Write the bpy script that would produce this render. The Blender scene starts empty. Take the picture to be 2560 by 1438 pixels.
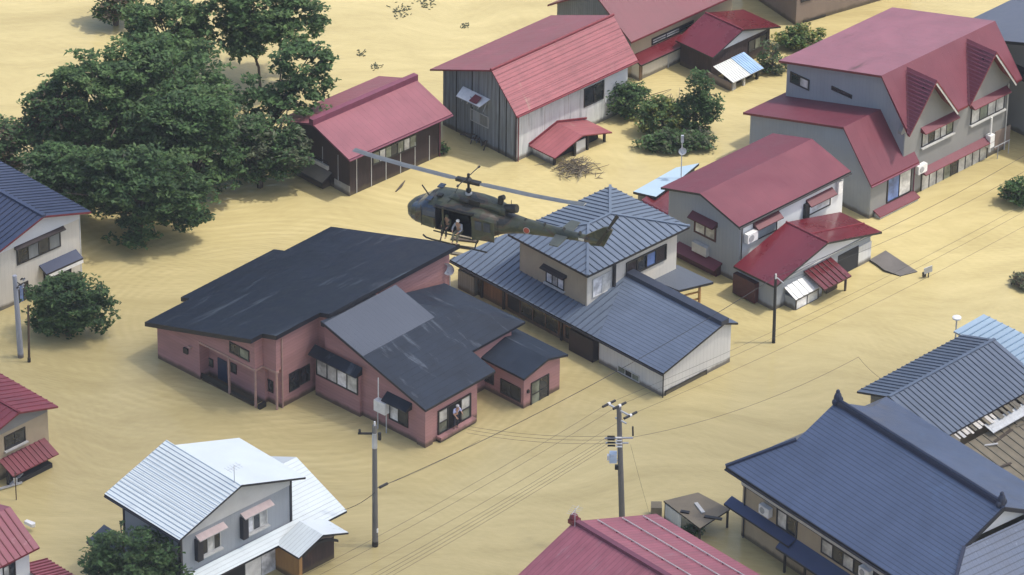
import bpy, math, random
from mathutils import Vector, Matrix

R = math.radians
random.seed(7)
SC = bpy.context.scene
COL = SC.collection

# ------------------------------------------------------------------ camera
FPX, PITCH, ROLL, DIST = 12000.0, R(30.5), R(0.7), 300.0
CX, CY = 1280.0, 719.0
CAM = Vector((0, -DIST*math.cos(PITCH), DIST*math.sin(PITCH)))
_r0 = Vector((1, 0, 0)); FW = Vector((0, math.cos(PITCH), -math.sin(PITCH))); _u0 = _r0.cross(FW)
RT = _r0*math.cos(ROLL) + _u0*math.sin(ROLL)
UP = -_r0*math.sin(ROLL) + _u0*math.cos(ROLL)
cd = bpy.data.cameras.new('camera'); cam = bpy.data.objects.new('camera', cd); COL.objects.link(cam)
cam.matrix_world = Matrix(((RT.x, UP.x, -FW.x, CAM.x), (RT.y, UP.y, -FW.y, CAM.y), (RT.z, UP.z, -FW.z, CAM.z), (0, 0, 0, 1)))
cd.sensor_width = 36.0; cd.lens = FPX/2560*36.0; cd.clip_start = 1.0; cd.clip_end = 3000
SC.camera = cam

# ------------------------------------------------------------------ sky, sun, exposure
SUN_EL = R(64)
w = bpy.data.worlds.new('World'); SC.world = w; w.use_nodes = True
nt = w.node_tree
sky = nt.nodes.new('ShaderNodeTexSky'); sky.sky_type = 'NISHITA'; sky.sun_disc = False
sky.sun_elevation = SUN_EL; sky.sun_rotation = R(90); sky.dust_density = 4.0; sky.air_density = 1.0
nt.links.new(sky.outputs[0], nt.nodes['Background'].inputs[0]); nt.nodes['Background'].inputs[1].default_value = 0.15
sd = bpy.data.lights.new('sun', 'SUN'); sd.energy = 2.2; sd.angle = R(2.2); sd.color = (1.0, 0.95, 0.86)
sun = bpy.data.objects.new('sun', sd); COL.objects.link(sun)
sdir = Vector((-math.cos(SUN_EL), 0.0, -math.sin(SUN_EL)))
sun.rotation_euler = sdir.to_track_quat('-Z', 'Y').to_euler(); sun.location = (60, 0, 120)
SC.view_settings.view_transform = 'Standard'; SC.view_settings.look = 'None'
SC.view_settings.exposure = 0.60; SC.view_settings.gamma = 1.0

# ------------------------------------------------------------------ measuring helpers (pixels of the 2560 px photo -> metres)
def ray(px, py):
    return FW + RT*((px-CX)/FPX) - UP*((py-CY)/FPX)
def at(px, py, z=0.0):
    d = ray(px, py); return CAM + d*((z-CAM.z)/d.z)

class Frame:
    """local house axes: x runs up-right in the picture, y runs up-left"""
    def __init__(s, x, y, th):
        s.o = Vector((x, y, 0)); s.th = R(th)
        s.u = Vector((math.cos(s.th), math.sin(s.th), 0)); s.v = Vector((-math.sin(s.th), math.cos(s.th), 0))
    def loc(s, P):
        d = P - s.o; return Vector((d.dot(s.u), d.dot(s.v), P.z))
    def at(s, px, py, z): return s.loc(at(px, py, z))
    def onx(s, px, py, a):
        d = ray(px, py); k = (a - (CAM-s.o).dot(s.u))/d.dot(s.u); q = s.loc(CAM+d*k); return q.y, q.z
    def ony(s, px, py, b):
        d = ray(px, py); k = (b - (CAM-s.o).dot(s.v))/d.dot(s.v); q = s.loc(CAM+d*k); return q.x, q.z
    def onplane(s, px, py, p0, n):
        d = ray(px, py); dl = Vector((d.dot(s.u), d.dot(s.v), d.z)); c = s.loc(CAM)
        return c + dl*((Vector(p0)-c).dot(n)/dl.dot(n))
def frame_at(px, py, z, th):
    p = at(px, py, z); return Frame(p.x, p.y, th)

# ------------------------------------------------------------------ mesh builder
class MB:
    def __init__(s): s.v = []; s.f = []; s.m = []; s.mats = []
    def mi(s, m):
        if m not in s.mats: s.mats.append(m)
        return s.mats.index(m)
    def poly(s, pts, m):
        k = len(s.v); s.v += [tuple(p) for p in pts]; s.f.append(tuple(range(k, k+len(pts)))); s.m.append(s.mi(m))
    def prism(s, pts, vec, m, mside=None, mend=None):
        """polygon pts extruded along vec; m = first cap, mside = sides, mend = far cap"""
        pts = [Vector(p) for p in pts]; vec = Vector(vec); n = len(pts)
        nrm = Vector((0, 0, 0))
        for i in range(n): nrm += pts[i].cross(pts[(i+1) % n])
        if nrm.dot(vec) > 0: pts.reverse()
        ms = mside if mside is not None else m
        k = len(s.v); s.v += [tuple(p) for p in pts] + [tuple(p+vec) for p in pts]
        s.f.append(tuple(range(k, k+n))); s.m.append(s.mi(m))
        s.f.append(tuple(range(k+2*n-1, k+n-1, -1))); s.m.append(s.mi(mend or ms))
        for i in range(n):
            j = (i+1) % n
            s.f.append((k+j, k+i, k+n+i, k+n+j)); s.m.append(s.mi(ms))
    def box(s, x0, y0, z0, x1, y1, z1, m):
        s.prism([(x0, y0, z0), (x1, y0, z0), (x1, y1, z0), (x0, y1, z0)], (0, 0, z1-z0), m)
    def obox(s, o, ex, ey, ez, m):
        o = Vector(o); ex = Vector(ex); ey = Vector(ey)
        s.prism([o, o+ex, o+ex+ey, o+ey], ez, m)
    def bar(s, p0, p1, wd, m, hgt=None):
        p0 = Vector(p0); p1 = Vector(p1); d = (p1-p0); L = d.length
        if L < 1e-6: return
        d.normalize(); a = d.cross(Vector((0, 0, 1)))
        if a.length < .05: a = Vector((1, 0, 0))
        a.normalize(); b = d.cross(a); hgt = hgt or wd
        s.obox(p0-a*wd/2-b*hgt/2, a*wd, b*hgt, d*L, m)
    def tube(s, pts, rad, m, n=8, caps=True):
        pts = [Vector(p) for p in pts]; rs = rad if isinstance(rad, (list, tuple)) else [rad]*len(pts)
        k = len(s.v); mi = s.mi(m); a = None
        for i, p in enumerate(pts):
            d = (pts[min(i+1, len(pts)-1)] - pts[max(i-1, 0)]).normalized()
            if a is None:
                a = d.cross(Vector((0, 0, 1)))
                if a.length < .05: a = d.cross(Vector((1, 0, 0)))
            a = (a - d*a.dot(d)).normalized(); b = d.cross(a)
            for j in range(n):
                t = 2*math.pi*j/n; s.v.append(tuple(p + (a*math.cos(t)+b*math.sin(t))*rs[i]))
        for i in range(len(pts)-1):
            for j in range(n):
                q = (j+1) % n; s.f.append((k+i*n+j, k+i*n+q, k+(i+1)*n+q, k+(i+1)*n+j)); s.m.append(mi)
        if caps:
            s.f.append(tuple(range(k+n-1, k-1, -1))); s.m.append(mi)
            e = k+(len(pts)-1)*n; s.f.append(tuple(range(e, e+n))); s.m.append(mi)
    def ellipsoid(s, c, r, m, nu=12, nv=8):
        k = len(s.v); mi = s.mi(m); c = Vector(c)
        for i in range(nv+1):
            ph = -math.pi/2 + math.pi*i/nv
            for j in range(nu):
                t = 2*math.pi*j/nu
                s.v.append((c.x+r[0]*math.cos(ph)*math.cos(t), c.y+r[1]*math.cos(ph)*math.sin(t), c.z+r[2]*math.sin(ph)))
        for i in range(nv):
            for j in range(nu):
                q = (j+1) % nu; s.f.append((k+i*nu+j, k+i*nu+q, k+(i+1)*nu+q, k+(i+1)*nu+j)); s.m.append(mi)
    def slab(s, pts, t, mt, me):
        pts = [Vector(p) for p in pts]; s.prism(pts, (0, 0, -t), mt, me)
    def ribs(s, pts, d, sp, wd, hg, m, off=0.0, end=0.0):
        """raised seams along direction d over the planar polygon pts"""
        pts = [Vector(p) for p in pts]; n = Vector((0, 0, 0))
        for i in range(len(pts)): n += (pts[i]-pts[0]).cross(pts[(i+1) % len(pts)]-pts[0])
        n.normalize()
        if n.z < 0: n = -n
        d = Vector(d); d = (d - n*d.dot(n)).normalized(); e = n.cross(d); o = pts[0]
        S = [(p-o).dot(e) for p in pts]; T = [(p-o).dot(d) for p in pts]
        x = math.floor(min(S)/sp)*sp + off*sp
        while x < max(S):
            if x > min(S)+wd:
                ts = []
                for i in range(len(pts)):
                    j = (i+1) % len(pts)
                    if (S[i]-x)*(S[j]-x) < 0: ts.append(T[i]+(T[j]-T[i])*(x-S[i])/(S[j]-S[i]))
                ts.sort()
                for q in range(0, len(ts)-1, 2):
                    if ts[q+1]-ts[q] > .1:
                        s.obox(o+e*(x-wd/2)+d*(ts[q]+end)-n*.01, e*wd, d*(ts[q+1]-ts[q]-2*end), n*(hg+.01), m)
            x += sp
    def split(s, name, parent=None, smooth=False):
        """one object for every separate piece"""
        par = list(range(len(s.v)))
        def fd(i):
            while par[i] != i: par[i] = par[par[i]]; i = par[i]
            return i
        for f in s.f:
            for k in f[1:]: par[fd(k)] = fd(f[0])
        grp = {}
        for f, m in zip(s.f, s.m): grp.setdefault(fd(f[0]), []).append((f, m))
        out = []
        for fs in grp.values():
            q = MB(); mp = {}
            for f, m in fs:
                for k in f:
                    if k not in mp: mp[k] = len(q.v); q.v.append(s.v[k])
                q.f.append(tuple(mp[k] for k in f)); q.m.append(q.mi(s.mats[m]))
            out.append(q.build(name, parent, smooth=smooth))
        return out
    def build(s, name, parent=None, loc=None, rotz=None, smooth=False):
        me = bpy.data.meshes.new(name); me.from_pydata(s.v, [], s.f)
        for m in s.mats: me.materials.append(m)
        me.polygons.foreach_set('material_index', s.m)
        if smooth: me.polygons.foreach_set('use_smooth', [True]*len(s.f))
        me.update()
        o = bpy.data.objects.new(name, me); COL.objects.link(o)
        if parent is not None: o.parent = parent
        if loc is not None: o.location = loc
        if rotz is not None: o.rotation_euler = (0, 0, rotz)
        return o

def tag(o, label=None, cat=None, group=None, kind=None):
    if label: o['label'] = label
    if cat: o['category'] = cat
    if group: o['group'] = group
    if kind: o['kind'] = kind
    return o
def thing(name, label, cat, loc, rotz=0.0, group=None):
    o = bpy.data.objects.new(name, None); COL.objects.link(o); o.location = loc; o.rotation_euler = (0, 0, rotz)
    o.empty_display_size = .5
    return tag(o, label, cat, group)
def house(name, label, cat, F, group=None): return thing(name, label, cat, F.o, F.th, group)

# ------------------------------------------------------------------ materials
def newmat(name):
    m = bpy.data.materials.new(name); m.use_nodes = True
    b = m.node_tree.nodes['Principled BSDF']; return m, m.node_tree, b
def mixcol(nt, fac, a, b, typ='MIX'):
    n = nt.nodes.new('ShaderNodeMix'); n.data_type = 'RGBA'; n.blend_type = typ
    for sock, val in ((n.inputs[0], fac), (n.inputs[6], a), (n.inputs[7], b)):
        if hasattr(val, 'is_output'): nt.links.new(val, sock)
        elif isinstance(val, (int, float)): sock.default_value = val
        else: sock.default_value = (*val, 1)
    return n.outputs[2]
def mth(nt, op, a, b=None, c=None, clamp=False):
    n = nt.nodes.new('ShaderNodeMath'); n.operation = op; n.use_clamp = clamp
    for i, v in enumerate((a, b, c)):
        if v is None: continue
        if hasattr(v, 'is_output'): nt.links.new(v, n.inputs[i])
        else: n.inputs[i].default_value = v
    return n.outputs[0]
def noise(nt, vec, scale, detail=5, rough=.6, dist=0.0):
    n = nt.nodes.new('ShaderNodeTexNoise'); n.inputs['Scale'].default_value = scale; n.inputs['Detail'].default_value = detail
    n.inputs['Roughness'].default_value = rough; n.inputs['Distortion'].default_value = dist
    nt.links.new(vec, n.inputs['Vector']); return n.outputs['Fac']
def mapped(nt, vec, sc=(1, 1, 1), rot=(0, 0, 0), loc=(0, 0, 0)):
    n = nt.nodes.new('ShaderNodeMapping'); n.inputs['Scale'].default_value = sc; n.inputs['Rotation'].default_value = rot
    n.inputs['Location'].default_value = loc; nt.links.new(vec, n.inputs['Vector']); return n.outputs[0]
def rng(nt, v, a, b, c=0.0, d=1.0):
    n = nt.nodes.new('ShaderNodeMapRange'); nt.links.new(v, n.inputs[0])
    for i, x in enumerate((a, b, c, d)): n.inputs[i+1].default_value = x
    return n.outputs[0]
def paint(name, col, var=.18, vs=1.2, st=(1, 1, 1), rough=.6, metal=0.0, lines=(), dirt=(), spec=.4, bump=0.0, coat=0.0, wet=0):
    """weathered surface: base colour, cloudy variation, panel joints (axis, spacing, width, darkening, bump), stains (colour, cover, scale, stretch)"""
    m, nt, b = newmat(name)
    tc = nt.nodes.new('ShaderNodeTexCoord').outputs['Object']
    oi = nt.nodes.new('ShaderNodeObjectInfo')
    va = nt.nodes.new('ShaderNodeVectorMath'); va.operation = 'ADD'; nt.links.new(tc, va.inputs[0])
    lc = nt.nodes.new('ShaderNodeVectorMath'); lc.operation = 'SCALE'; nt.links.new(oi.outputs['Location'], lc.inputs[0]); lc.inputs['Scale'].default_value = .37
    nt.links.new(lc.outputs[0], va.inputs[1]); vec = va.outputs[0]
    n1 = noise(nt, mapped(nt, vec, st), vs, 6, .65)
    n2 = noise(nt, vec, .22, 3, .5)
    f = mth(nt, 'ADD', mth(nt, 'MULTIPLY', n1, .65), mth(nt, 'MULTIPLY', n2, .35))
    f = rng(nt, f, .34, .66)
    lo = tuple(c*(1-var) for c in col); hi = tuple(min(1, c*(1+var)) for c in col)
    c = mixcol(nt, f, lo, hi)
    for (dc, cover, dsc, dst) in dirt:
        dn = noise(nt, mapped(nt, vec, dst, loc=(3.1, 7.7, 1.3)), dsc, 7, .68, .4)
        c = mixcol(nt, rng(nt, dn, 1-cover, 1-cover+.16), c, dc)
    hsum = None
    if lines:
        sp = nt.nodes.new('ShaderNodeSeparateXYZ'); nt.links.new(tc, sp.inputs[0])
        for (ax, spc, wd, dark, bp) in lines:
            fr = mth(nt, 'FRACT', mth(nt, 'MULTIPLY', mth(nt, 'ADD', sp.outputs['XYZ'.index(ax)], 100.0), 1.0/spc))
            g = mth(nt, 'LESS_THAN', fr, wd)
            if dark: c = mixcol(nt, mth(nt, 'MULTIPLY', g, dark), c, tuple(x*.25 for x in col))
            h = mth(nt, 'MULTIPLY', g, bp)
            hsum = h if hsum is None else mth(nt, 'ADD', hsum, h)
    if wet:   # soaked, muddy band just above the flood level
        gp = nt.nodes.new('ShaderNodeNewGeometry').outputs['Position']; sz = nt.nodes.new('ShaderNodeSeparateXYZ'); nt.links.new(gp, sz.inputs[0])
        zz = mth(nt, 'SUBTRACT', sz.outputs['Z'], mth(nt, 'MULTIPLY', noise(nt, mapped(nt, gp, (1, 1, .2)), 1.3, 4), .45))
        c = mixcol(nt, rng(nt, zz, .16, -.05, 0, .82), c, (.085, .066, .036))
    nt.links.new(c, b.inputs['Base Color'])
    b.inputs['Metallic'].default_value = metal; b.inputs['Specular IOR Level'].default_value = spec
    if coat: b.inputs['Coat Weight'].default_value = coat; b.inputs['Coat Roughness'].default_value = .12
    nt.links.new(rng(nt, n1, .3, .7, max(0, rough-.1), min(1, rough+.1)), b.inputs['Roughness'])
    if hsum is not None or bump:
        bn = nt.nodes.new('ShaderNodeBump'); bn.inputs['Distance'].default_value = .03; bn.inputs['Strength'].default_value = .6
        hh = mth(nt, 'MULTIPLY', n1, bump)
        if hsum is not None: hh = mth(nt, 'SUBTRACT', hh, hsum)
        nt.links.new(hh, bn.inputs['Height']); nt.links.new(bn.outputs[0], b.inputs['Normal'])
    return m
def plain(name, col, rough=.5, metal=0.0, spec=.5):
    m, nt, b = newmat(name); b.inputs['Base Color'].default_value = (*col, 1); b.inputs['Roughness'].default_value = rough
    b.inputs['Metallic'].default_value = metal; b.inputs['Specular IOR Level'].default_value = spec
    tc = nt.nodes.new('ShaderNodeTexCoord').outputs['Object']
    n = noise(nt, tc, 2.3, 4); nt.links.new(mixcol(nt, rng(nt, n, .3, .7), tuple(c*.86 for c in col), tuple(min(1, c*1.12) for c in col)), b.inputs['Base Color'])
    return m


# ------------------------------------------------------------------ a thin cloud drifting over the near half of the village
def make_cloud():
    m, nt, b = newmat('cloud_vapour')
    tr = nt.nodes.new('ShaderNodeBsdfTransparent'); tl = nt.nodes.new('ShaderNodeBsdfTranslucent'); tl.inputs[0].default_value = (.95, .96, .98, 1)
    mx = nt.nodes.new('ShaderNodeMixShader'); tc = nt.nodes.new('ShaderNodeTexCoord').outputs['Object']
    n = noise(nt, tc, .02, 4); nt.links.new(rng(nt, n, .3, .7, .42, .66), mx.inputs[0])
    nt.links.new(tr.outputs[0], mx.inputs[1]); nt.links.new(tl.outputs[0], mx.inputs[2]); nt.links.new(mx.outputs[0], nt.nodes['Material Output'].inputs[0])
    rn = random.Random(3); H_ = 420.0; off = Vector((math.cos(SUN_EL), 0, math.sin(SUN_EL)))*(H_/math.sin(SUN_EL))
    mb = MB()
    nu, nv = 40, 12; k = len(mb.v); mi = mb.mi(m)
    for i in range(nv+1):
        ph = -math.pi/2+math.pi*i/nv
        for j in range(nu):
            t = 2*math.pi*j/nu
            w_ = 1+.10*math.sin(3*t+.6)+.06*math.sin(7*t+2)+.05*math.sin(5*ph+4*t)
            mb.v.append((95*w_*math.cos(ph)*math.cos(t), 62*w_*math.cos(ph)*math.sin(t), 16*math.sin(ph)*w_))
    for i in range(nv):
        for j in range(nu):
            q = (j+1) % nu; mb.f.append((k+i*nu+j, k+i*nu+q, k+(i+1)*nu+q, k+(i+1)*nu+j)); mb.m.append(mi)
    o = mb.build('cloud', None, Vector((-8, -58, 0))+off, R(6), smooth=True)
    tag(o, kind='structure')
make_cloud()
# ------------------------------------------------------------------ material palette
RED = paint('red_sheet_roof', (.208, .071, .090), .16, .8, (1, 1, 1), .5, lines=(('X', .45, .05, .25, .6),), dirt=(((.25, .12, .12), .38, .5, (1, 3, 1)), ((.15, .05, .06), .36, 1.4, (4, .3, 1)), ((.27, .12, .13), .36, 1.8, (5, .3, 1))))
RED_LAP = paint('red_lapped_roof', (.27, .086, .098), .18, .9, (1, 1, 1), .5, lines=(('Y', .34, .10, .35, .8),), dirt=(((.30, .2, .16), .40, .6, (2, .5, 1)), ((.2, .07, .07), .3, .9, (3, .6, 1))))
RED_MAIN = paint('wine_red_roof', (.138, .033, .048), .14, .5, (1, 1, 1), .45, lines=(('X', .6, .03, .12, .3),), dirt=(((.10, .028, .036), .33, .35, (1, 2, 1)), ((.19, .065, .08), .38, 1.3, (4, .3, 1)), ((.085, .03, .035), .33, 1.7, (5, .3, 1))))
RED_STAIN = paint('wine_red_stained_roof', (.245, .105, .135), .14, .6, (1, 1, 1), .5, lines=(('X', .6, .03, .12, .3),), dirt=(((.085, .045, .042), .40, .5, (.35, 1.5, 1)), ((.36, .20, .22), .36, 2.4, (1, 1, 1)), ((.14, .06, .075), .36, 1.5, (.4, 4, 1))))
RED_GLOSS = paint('glossy_red_roof', (.105, .010, .017), .2, .5, (1, 1, 1), .3, lines=(('Y', .9, .02, .2, .5),), coat=.5, dirt=(((.17, .04, .045), .34, .5, (1, 1, 1)),))
RED_NEAR = paint('faded_red_roof', (.32, .105, .135), .2, 1.0, (.5, 2, 1), .45, lines=(('Y', .3, .12, .4, .8),), dirt=(((.34, .18, .2), .42, .9, (.4, 3, 1)),))
RED_TRIM2 = plain('lap_line_red', (.15, .05, .058), .5)  # darker red of the lap lines
RED_TRIM = plain('red_trim', (.16, .02, .03), .5)
PURPLE = plain('dark_purple_ridge', (.16, .045, .075), .55)
NAVY = paint('navy_slate_roof', (.011, .016, .028), .3, .9, (1, 1, 1), .5, spec=.25, lines=(('Y', .42, .05, .4, .5),), dirt=(((.095, .115, .14), .42, .5, (.35, 2.2, 1)), ((.02, .026, .03), .34, .4, (1, 1, 1))), bump=.3)
NAVY_W = paint('worn_navy_roof', (.021, .030, .046), .3, .9, (1, 1, 1), .5, spec=.25, lines=(('Y', .42, .05, .4, .5),), dirt=(((.135, .16, .19), .42, .6, (3.0, .35, 1)), ((.02, .026, .036), .4, .5, (1, 1, 1))), bump=.3)
PANEL = paint('grey_roof_panel', (.092, .108, .136), .08, .5, (1, 1, 1), .5, lines=(('X', .35, .06, .15, .4),))
NAVY_E = plain('navy_fascia', (.012, .013, .022), .5)
STEEL = paint('blue_grey_seam_roof', (.128, .162, .215), .12, .8, (1, 1, 1), .42, metal=.15)
STEEL_R = plain('blue_grey_seam', (.075, .098, .138), .45)
STEEL_LAP = paint('blue_grey_lapped_roof', (.108, .140, .198), .16, .8, (1, 1, 1), .45, lines=(('X', .27, .16, .6, .9),), dirt=(((.16, .20, .28), .4, .5, (.5, 2, 1)),))
STEEL_D = plain('dark_ridge_metal', (.03, .038, .06), .45)
BLUE_TILE = paint('blue_tile_roof', (.085, .118, .198), .13, .7, (1, 1, 1), .42, lines=(('X', .25, .18, .6, 1.0), ('Y', .30, .10, .16, .5)), dirt=(((.10, .15, .25), .42, .5, (1, 1, 1)),))
BLUE_TILE2 = paint('blue_tile_hip_roof', (.105, .14, .21), .16, .7, (1, 1, 1), .42, lines=(('Y', .30, .17, .5, 1.0), ('X', .30, .10, .2, .5)), dirt=(((.22, .28, .38), .38, 2.5, (1, 1, 1)),))
BLUE_D = plain('dark_blue_ridge', (.018, .028, .062), .4)
BLUE_PENT = paint('blue_sheet_roof', (.035, .055, .13), .12, .8, rough=.45)
WHITE_ROOF = paint('white_sheet_roof', (.74, .80, .79), .05, .9, (1, 1, 1), .42, lines=(('X', .26, .16, .42, .9),), dirt=(((.36, .36, .28), .27, .5, (.4, 3.0, 1)), ((.60, .65, .66), .4, .4, (1, 1, 1))))
WHITE_ROOF2 = paint('pale_sheet_roof', (.70, .77, .77), .06, .9, (1, 1, 1), .4, lines=(('Y', .26, .14, .3, .9),), dirt=(((.38, .37, .31), .32, .6, (1.0, .4, 1)), ((.58, .63, .64), .4, .4, (1, 1, 1))))
WHITE_FAR = paint('pale_plain_roof', (.70, .77, .79), .06, .5, (1, 1, 1), .35, dirt=(((.42, .47, .5), .3, .5, (1, .4, 1)),))
SKYBLUE = paint('pale_blue_ribbed_roof', (.34, .45, .54), .06, .8, rough=.4)
SKY_RIB = plain('pale_blue_rib', (.22, .32, .42), .5)
NAVYBLUE = paint('dark_blue_sheet_roof', (.040, .055, .105), .12, .8, rough=.45)
NAVYBLUE_R = plain('dark_blue_seam', (.012, .018, .04), .5)
BLACK = plain('black_trim', (.012, .012, .014), .5)
DARKWOOD = paint('dark_board_wall', (.050, .032, .030), .45, 2.2, (2, 2, .25), .8, lines=(('X', .23, .1, .5, 1), ('Y', .23, .1, .5, 1)), dirt=(((.12, .06, .05), .42, .8, (2, 2, .4)), ((.02, .016, .016), .4, .9, (2, 2, .3))), wet=1)
GREYWOOD = paint('grey_board_wall', (.19, .21, .225), .4, 2.0, (3, 3, .18), .85, lines=(('Y', .36, .08, .75, 1),), dirt=(((.035, .037, .04), .46, 1.1, (5, 5, .10)), ((.11, .075, .05), .34, .8, (2.5, 2.5, .3)), ((.30, .32, .33), .33, 1.2, (3, 3, .2))), wet=1)
PLASTER = paint('streaked_white_wall', (.56, .58, .57), .16, 1.4, (3, 3, .25), .8, lines=(('X', .25, .06, .2, .6),), dirt=(((.22, .17, .12), .42, 1.6, (5, 5, .16)), ((.30, .33, .33), .44, 1.0, (3, 3, .25))), wet=1)
CONCRETE = paint('concrete', (.30, .29, .26), .25, 1.5, rough=.85, wet=1)
BEIGE = paint('beige_render_wall', (.40, .33, .225), .14, 1.0, (1, 1, .5), .8, dirt=(((.2, .17, .12), .34, .8, (2, 2, .3)),), wet=1)
BEIGE_D = paint('brown_render_wall', (.22, .17, .135), .14, 1.0, (1, 1, .5), .8, wet=1)
GREYCORR = paint('grey_corrugated_wall', (.20, .21, .205), .25, 1.4, (2, 2, .3), .6, lines=(('Y', .2, .25, .3, 1),), dirt=(((.12, .09, .07), .35, 1.0, (2, 2, .3)),), wet=1)
GREYWALL = paint('grey_render_wall', (.235, .235, .225), .1, .7, (1, 1, .5), .8, dirt=(((.15, .16, .17), .34, .6, (1.5, 1.5, .3)),), wet=1)
GREYSIDE = paint('grey_siding_wall', (.30, .325, .35), .08, .9, (1, 1, .4), .7, lines=(('X', .3, .06, .2, .6), ('Y', .3, .06, .2, .6)), wet=1)
WHITESIDE = paint('white_siding_wall', (.62, .62, .60), .07, 1.0, (1, 1, .3), .7, lines=(('X', .3, .07, .28, .8), ('Y', .3, .07, .28, .8)), dirt=(((.42, .38, .3), .28, .8, (2, 2, .3)),), wet=1)
CREAM = paint('cream_siding_wall', (.60, .57, .50), .08, 1.0, (1, 1, .3), .7, lines=(('X', .3, .06, .15, .6), ('Y', .3, .06, .15, .6)), wet=1)
WHITEWALL = paint('white_render_wall', (.66, .67, .68), .06, .8, (1, 1, .4), .75, dirt=(((.45, .45, .44), .3, .8, (2, 2, .3)),), wet=1)
PINK = paint('pink_brick_wall', (.385, .205, .20), .16, 1.0, (.35, .35, 3), .75, lines=(('Z', .22, .12, .22, .6),), dirt=(((.45, .25, .245), .42, .8, (.4, .4, 2.5)), ((.31, .14, .14), .36, .8, (.4, .4, 3))), wet=1)
PINK_TRIM = plain('pink_trim', (.42, .27, .23), .7)
DARKRED = plain('dark_red_hood', (.105, .016, .026), .5)
PALEPINK = plain('pale_pink_hood', (.50, .40, .38), .6)
PALEGREY = paint('pale_grey_board', (.50, .51, .50), .1, 1.0, rough=.7)
BROWNWOOD = paint('brown_plank_wall', (.17, .095, .05), .35, 1.6, (3, 3, .3), .7, lines=(('X', .3, .07, .5, .8), ('Y', .3, .07, .5, .8)), dirt=(((.05, .032, .022), .38, .7, (2, 2, .4)),), wet=1)
ORANGEWOOD = paint('orange_wood_wall', (.34, .19, .07), .2, 1.6, (2, 2, .4), .7, wet=1)
DARKSHUT = paint('dark_shutter', (.035, .024, .026), .3, 2, rough=.6, lines=(('Z', .12, .3, .4, .8),))
REDSHUT = paint('dark_red_shutter', (.07, .018, .02), .3, 2, rough=.6, lines=(('Z', .14, .3, .4, .8),))
WHITEPNT = plain('white_paint', (.78, .78, .76), .45)
GREYPNT = plain('grey_paint', (.35, .36, .37), .5)
FRAME_D = plain('dark_window_frame', (.022, .021, .022), .4)
FRAME_L = plain('pale_window_frame', (.5, .5, .48), .45)
LATTICE = paint('mud_covered_roof', (.19, .165, .115), .3, 1.1, rough=.8, dirt=(((.09, .08, .065), .4, .8, (1, 1, 1)), ((.33, .29, .2), .34, 1.3, (1, 1, 1))), bump=.4)
MUDDARK = paint('mud_brown_roof', (.16, .145, .11), .25, 1.0, rough=.8, dirt=(((.08, .08, .07), .36, .9, (1, 1, 1)),))
RUST = paint('rusty_flat_roof', (.17, .145, .105), .25, .9, rough=.75, dirt=(((.08, .068, .055), .38, .9, (1, 1, 1)), ((.30, .26, .2), .3, 1.4, (1, 1, 1))))
BARK = paint('bark', (.075, .06, .045), .3, 3, (2, 2, .5), .9)
POLECON = paint('pole_concrete', (.16, .155, .145), .15, 2, (1, 1, .3), .8, wet=1)
POLEBLUE = paint('pale_pole_concrete', (.30, .32, .37), .12, 2, (1, 1, .3), .75, wet=1)
POLEDARK = paint('dark_pole', (.035, .033, .03), .2, 2, (1, 1, .3), .7)
POLEWOOD = paint('brown_pole', (.09, .06, .04), .2, 2, (1, 1, .3), .8)
WIRE = plain('black_wire', (.02, .02, .02), .5)
METAL_L = plain('pale_metal', (.55, .57, .6), .4, .4)
ROOM_SHADE = plain('room_shade_black', (.02, .02, .022), .9)  # near-black paint stands in for the shade inside rooms and openings
def glassmat(name, col, rough=.08):
    m, nt, b = newmat(name)
    tc = nt.nodes.new('ShaderNodeTexCoord').outputs['Object']
    n = noise(nt, tc, 1.1, 3); nt.links.new(mixcol(nt, rng(nt, n, .35, .65), tuple(c*.6 for c in col), tuple(c*1.5 for c in col)), b.inputs['Base Color'])
    b.inputs['Roughness'].default_value = rough; b.inputs['Specular IOR Level'].default_value = .6
    return m
GLASS = glassmat('dark_window_glass', (.022, .026, .032))
GLASS_BLUE = glassmat('blue_curtain_glass', (.10, .16, .34), .2)
GLASS_C = glassmat('curtained_glass', (.46, .46, .44), .18)
GLASS_G = glassmat('greenish_glass', (.16, .18, .14), .15)
GLASS_W = glassmat('white_curtain_glass', (.66, .67, .69), .25)

# ------------------------------------------------------------------ building helpers
def roof_u(mb, a0, a1, prof, t, mt, me):
    """roof with its ridge along x: prof = [(y, z)...] over the top; mt one material or one per slope"""
    k = len(prof); bot = [(b, z-t) for b, z in reversed(prof)]; P = prof+bot
    A = [Vector((a0, b, z)) for b, z in P]; B = [Vector((a1, b, z)) for b, z in P]; _sheet(mb, A, B, k, mt, me)
def roof_v(mb, b0, b1, prof, t, mt, me):
    k = len(prof); bot = [(a, z-t) for a, z in reversed(prof)]; P = prof+bot
    A = [Vector((a, b1, z)) for a, z in P]; B = [Vector((a, b0, z)) for a, z in P]; _sheet(mb, A, B, k, mt, me)
def _sheet(mb, A, B, k, mt, me):
    n = len(A)
    for i in range(n):
        j = (i+1) % n
        m = me
        if i < k-1: m = mt[i] if isinstance(mt, (list, tuple)) else mt
        mb.poly([A[i], B[i], B[j], A[j]], m)
    for q in range(k-1):   # end faces, quad by quad
        mb.poly([A[q], A[q+1], A[n-2-q], A[n-1-q]], me); mb.poly([B[q+1], B[q], B[n-1-q], B[n-2-q]], me)
def zprof(prof, s):
    for (s0, z0), (s1, z1) in zip(prof, prof[1:]):
        if s0 <= s <= s1: return z0+(z1-z0)*(s-s0)/(s1-s0)
    return prof[0][1] if s < prof[0][0] else prof[-1][1]
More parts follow.
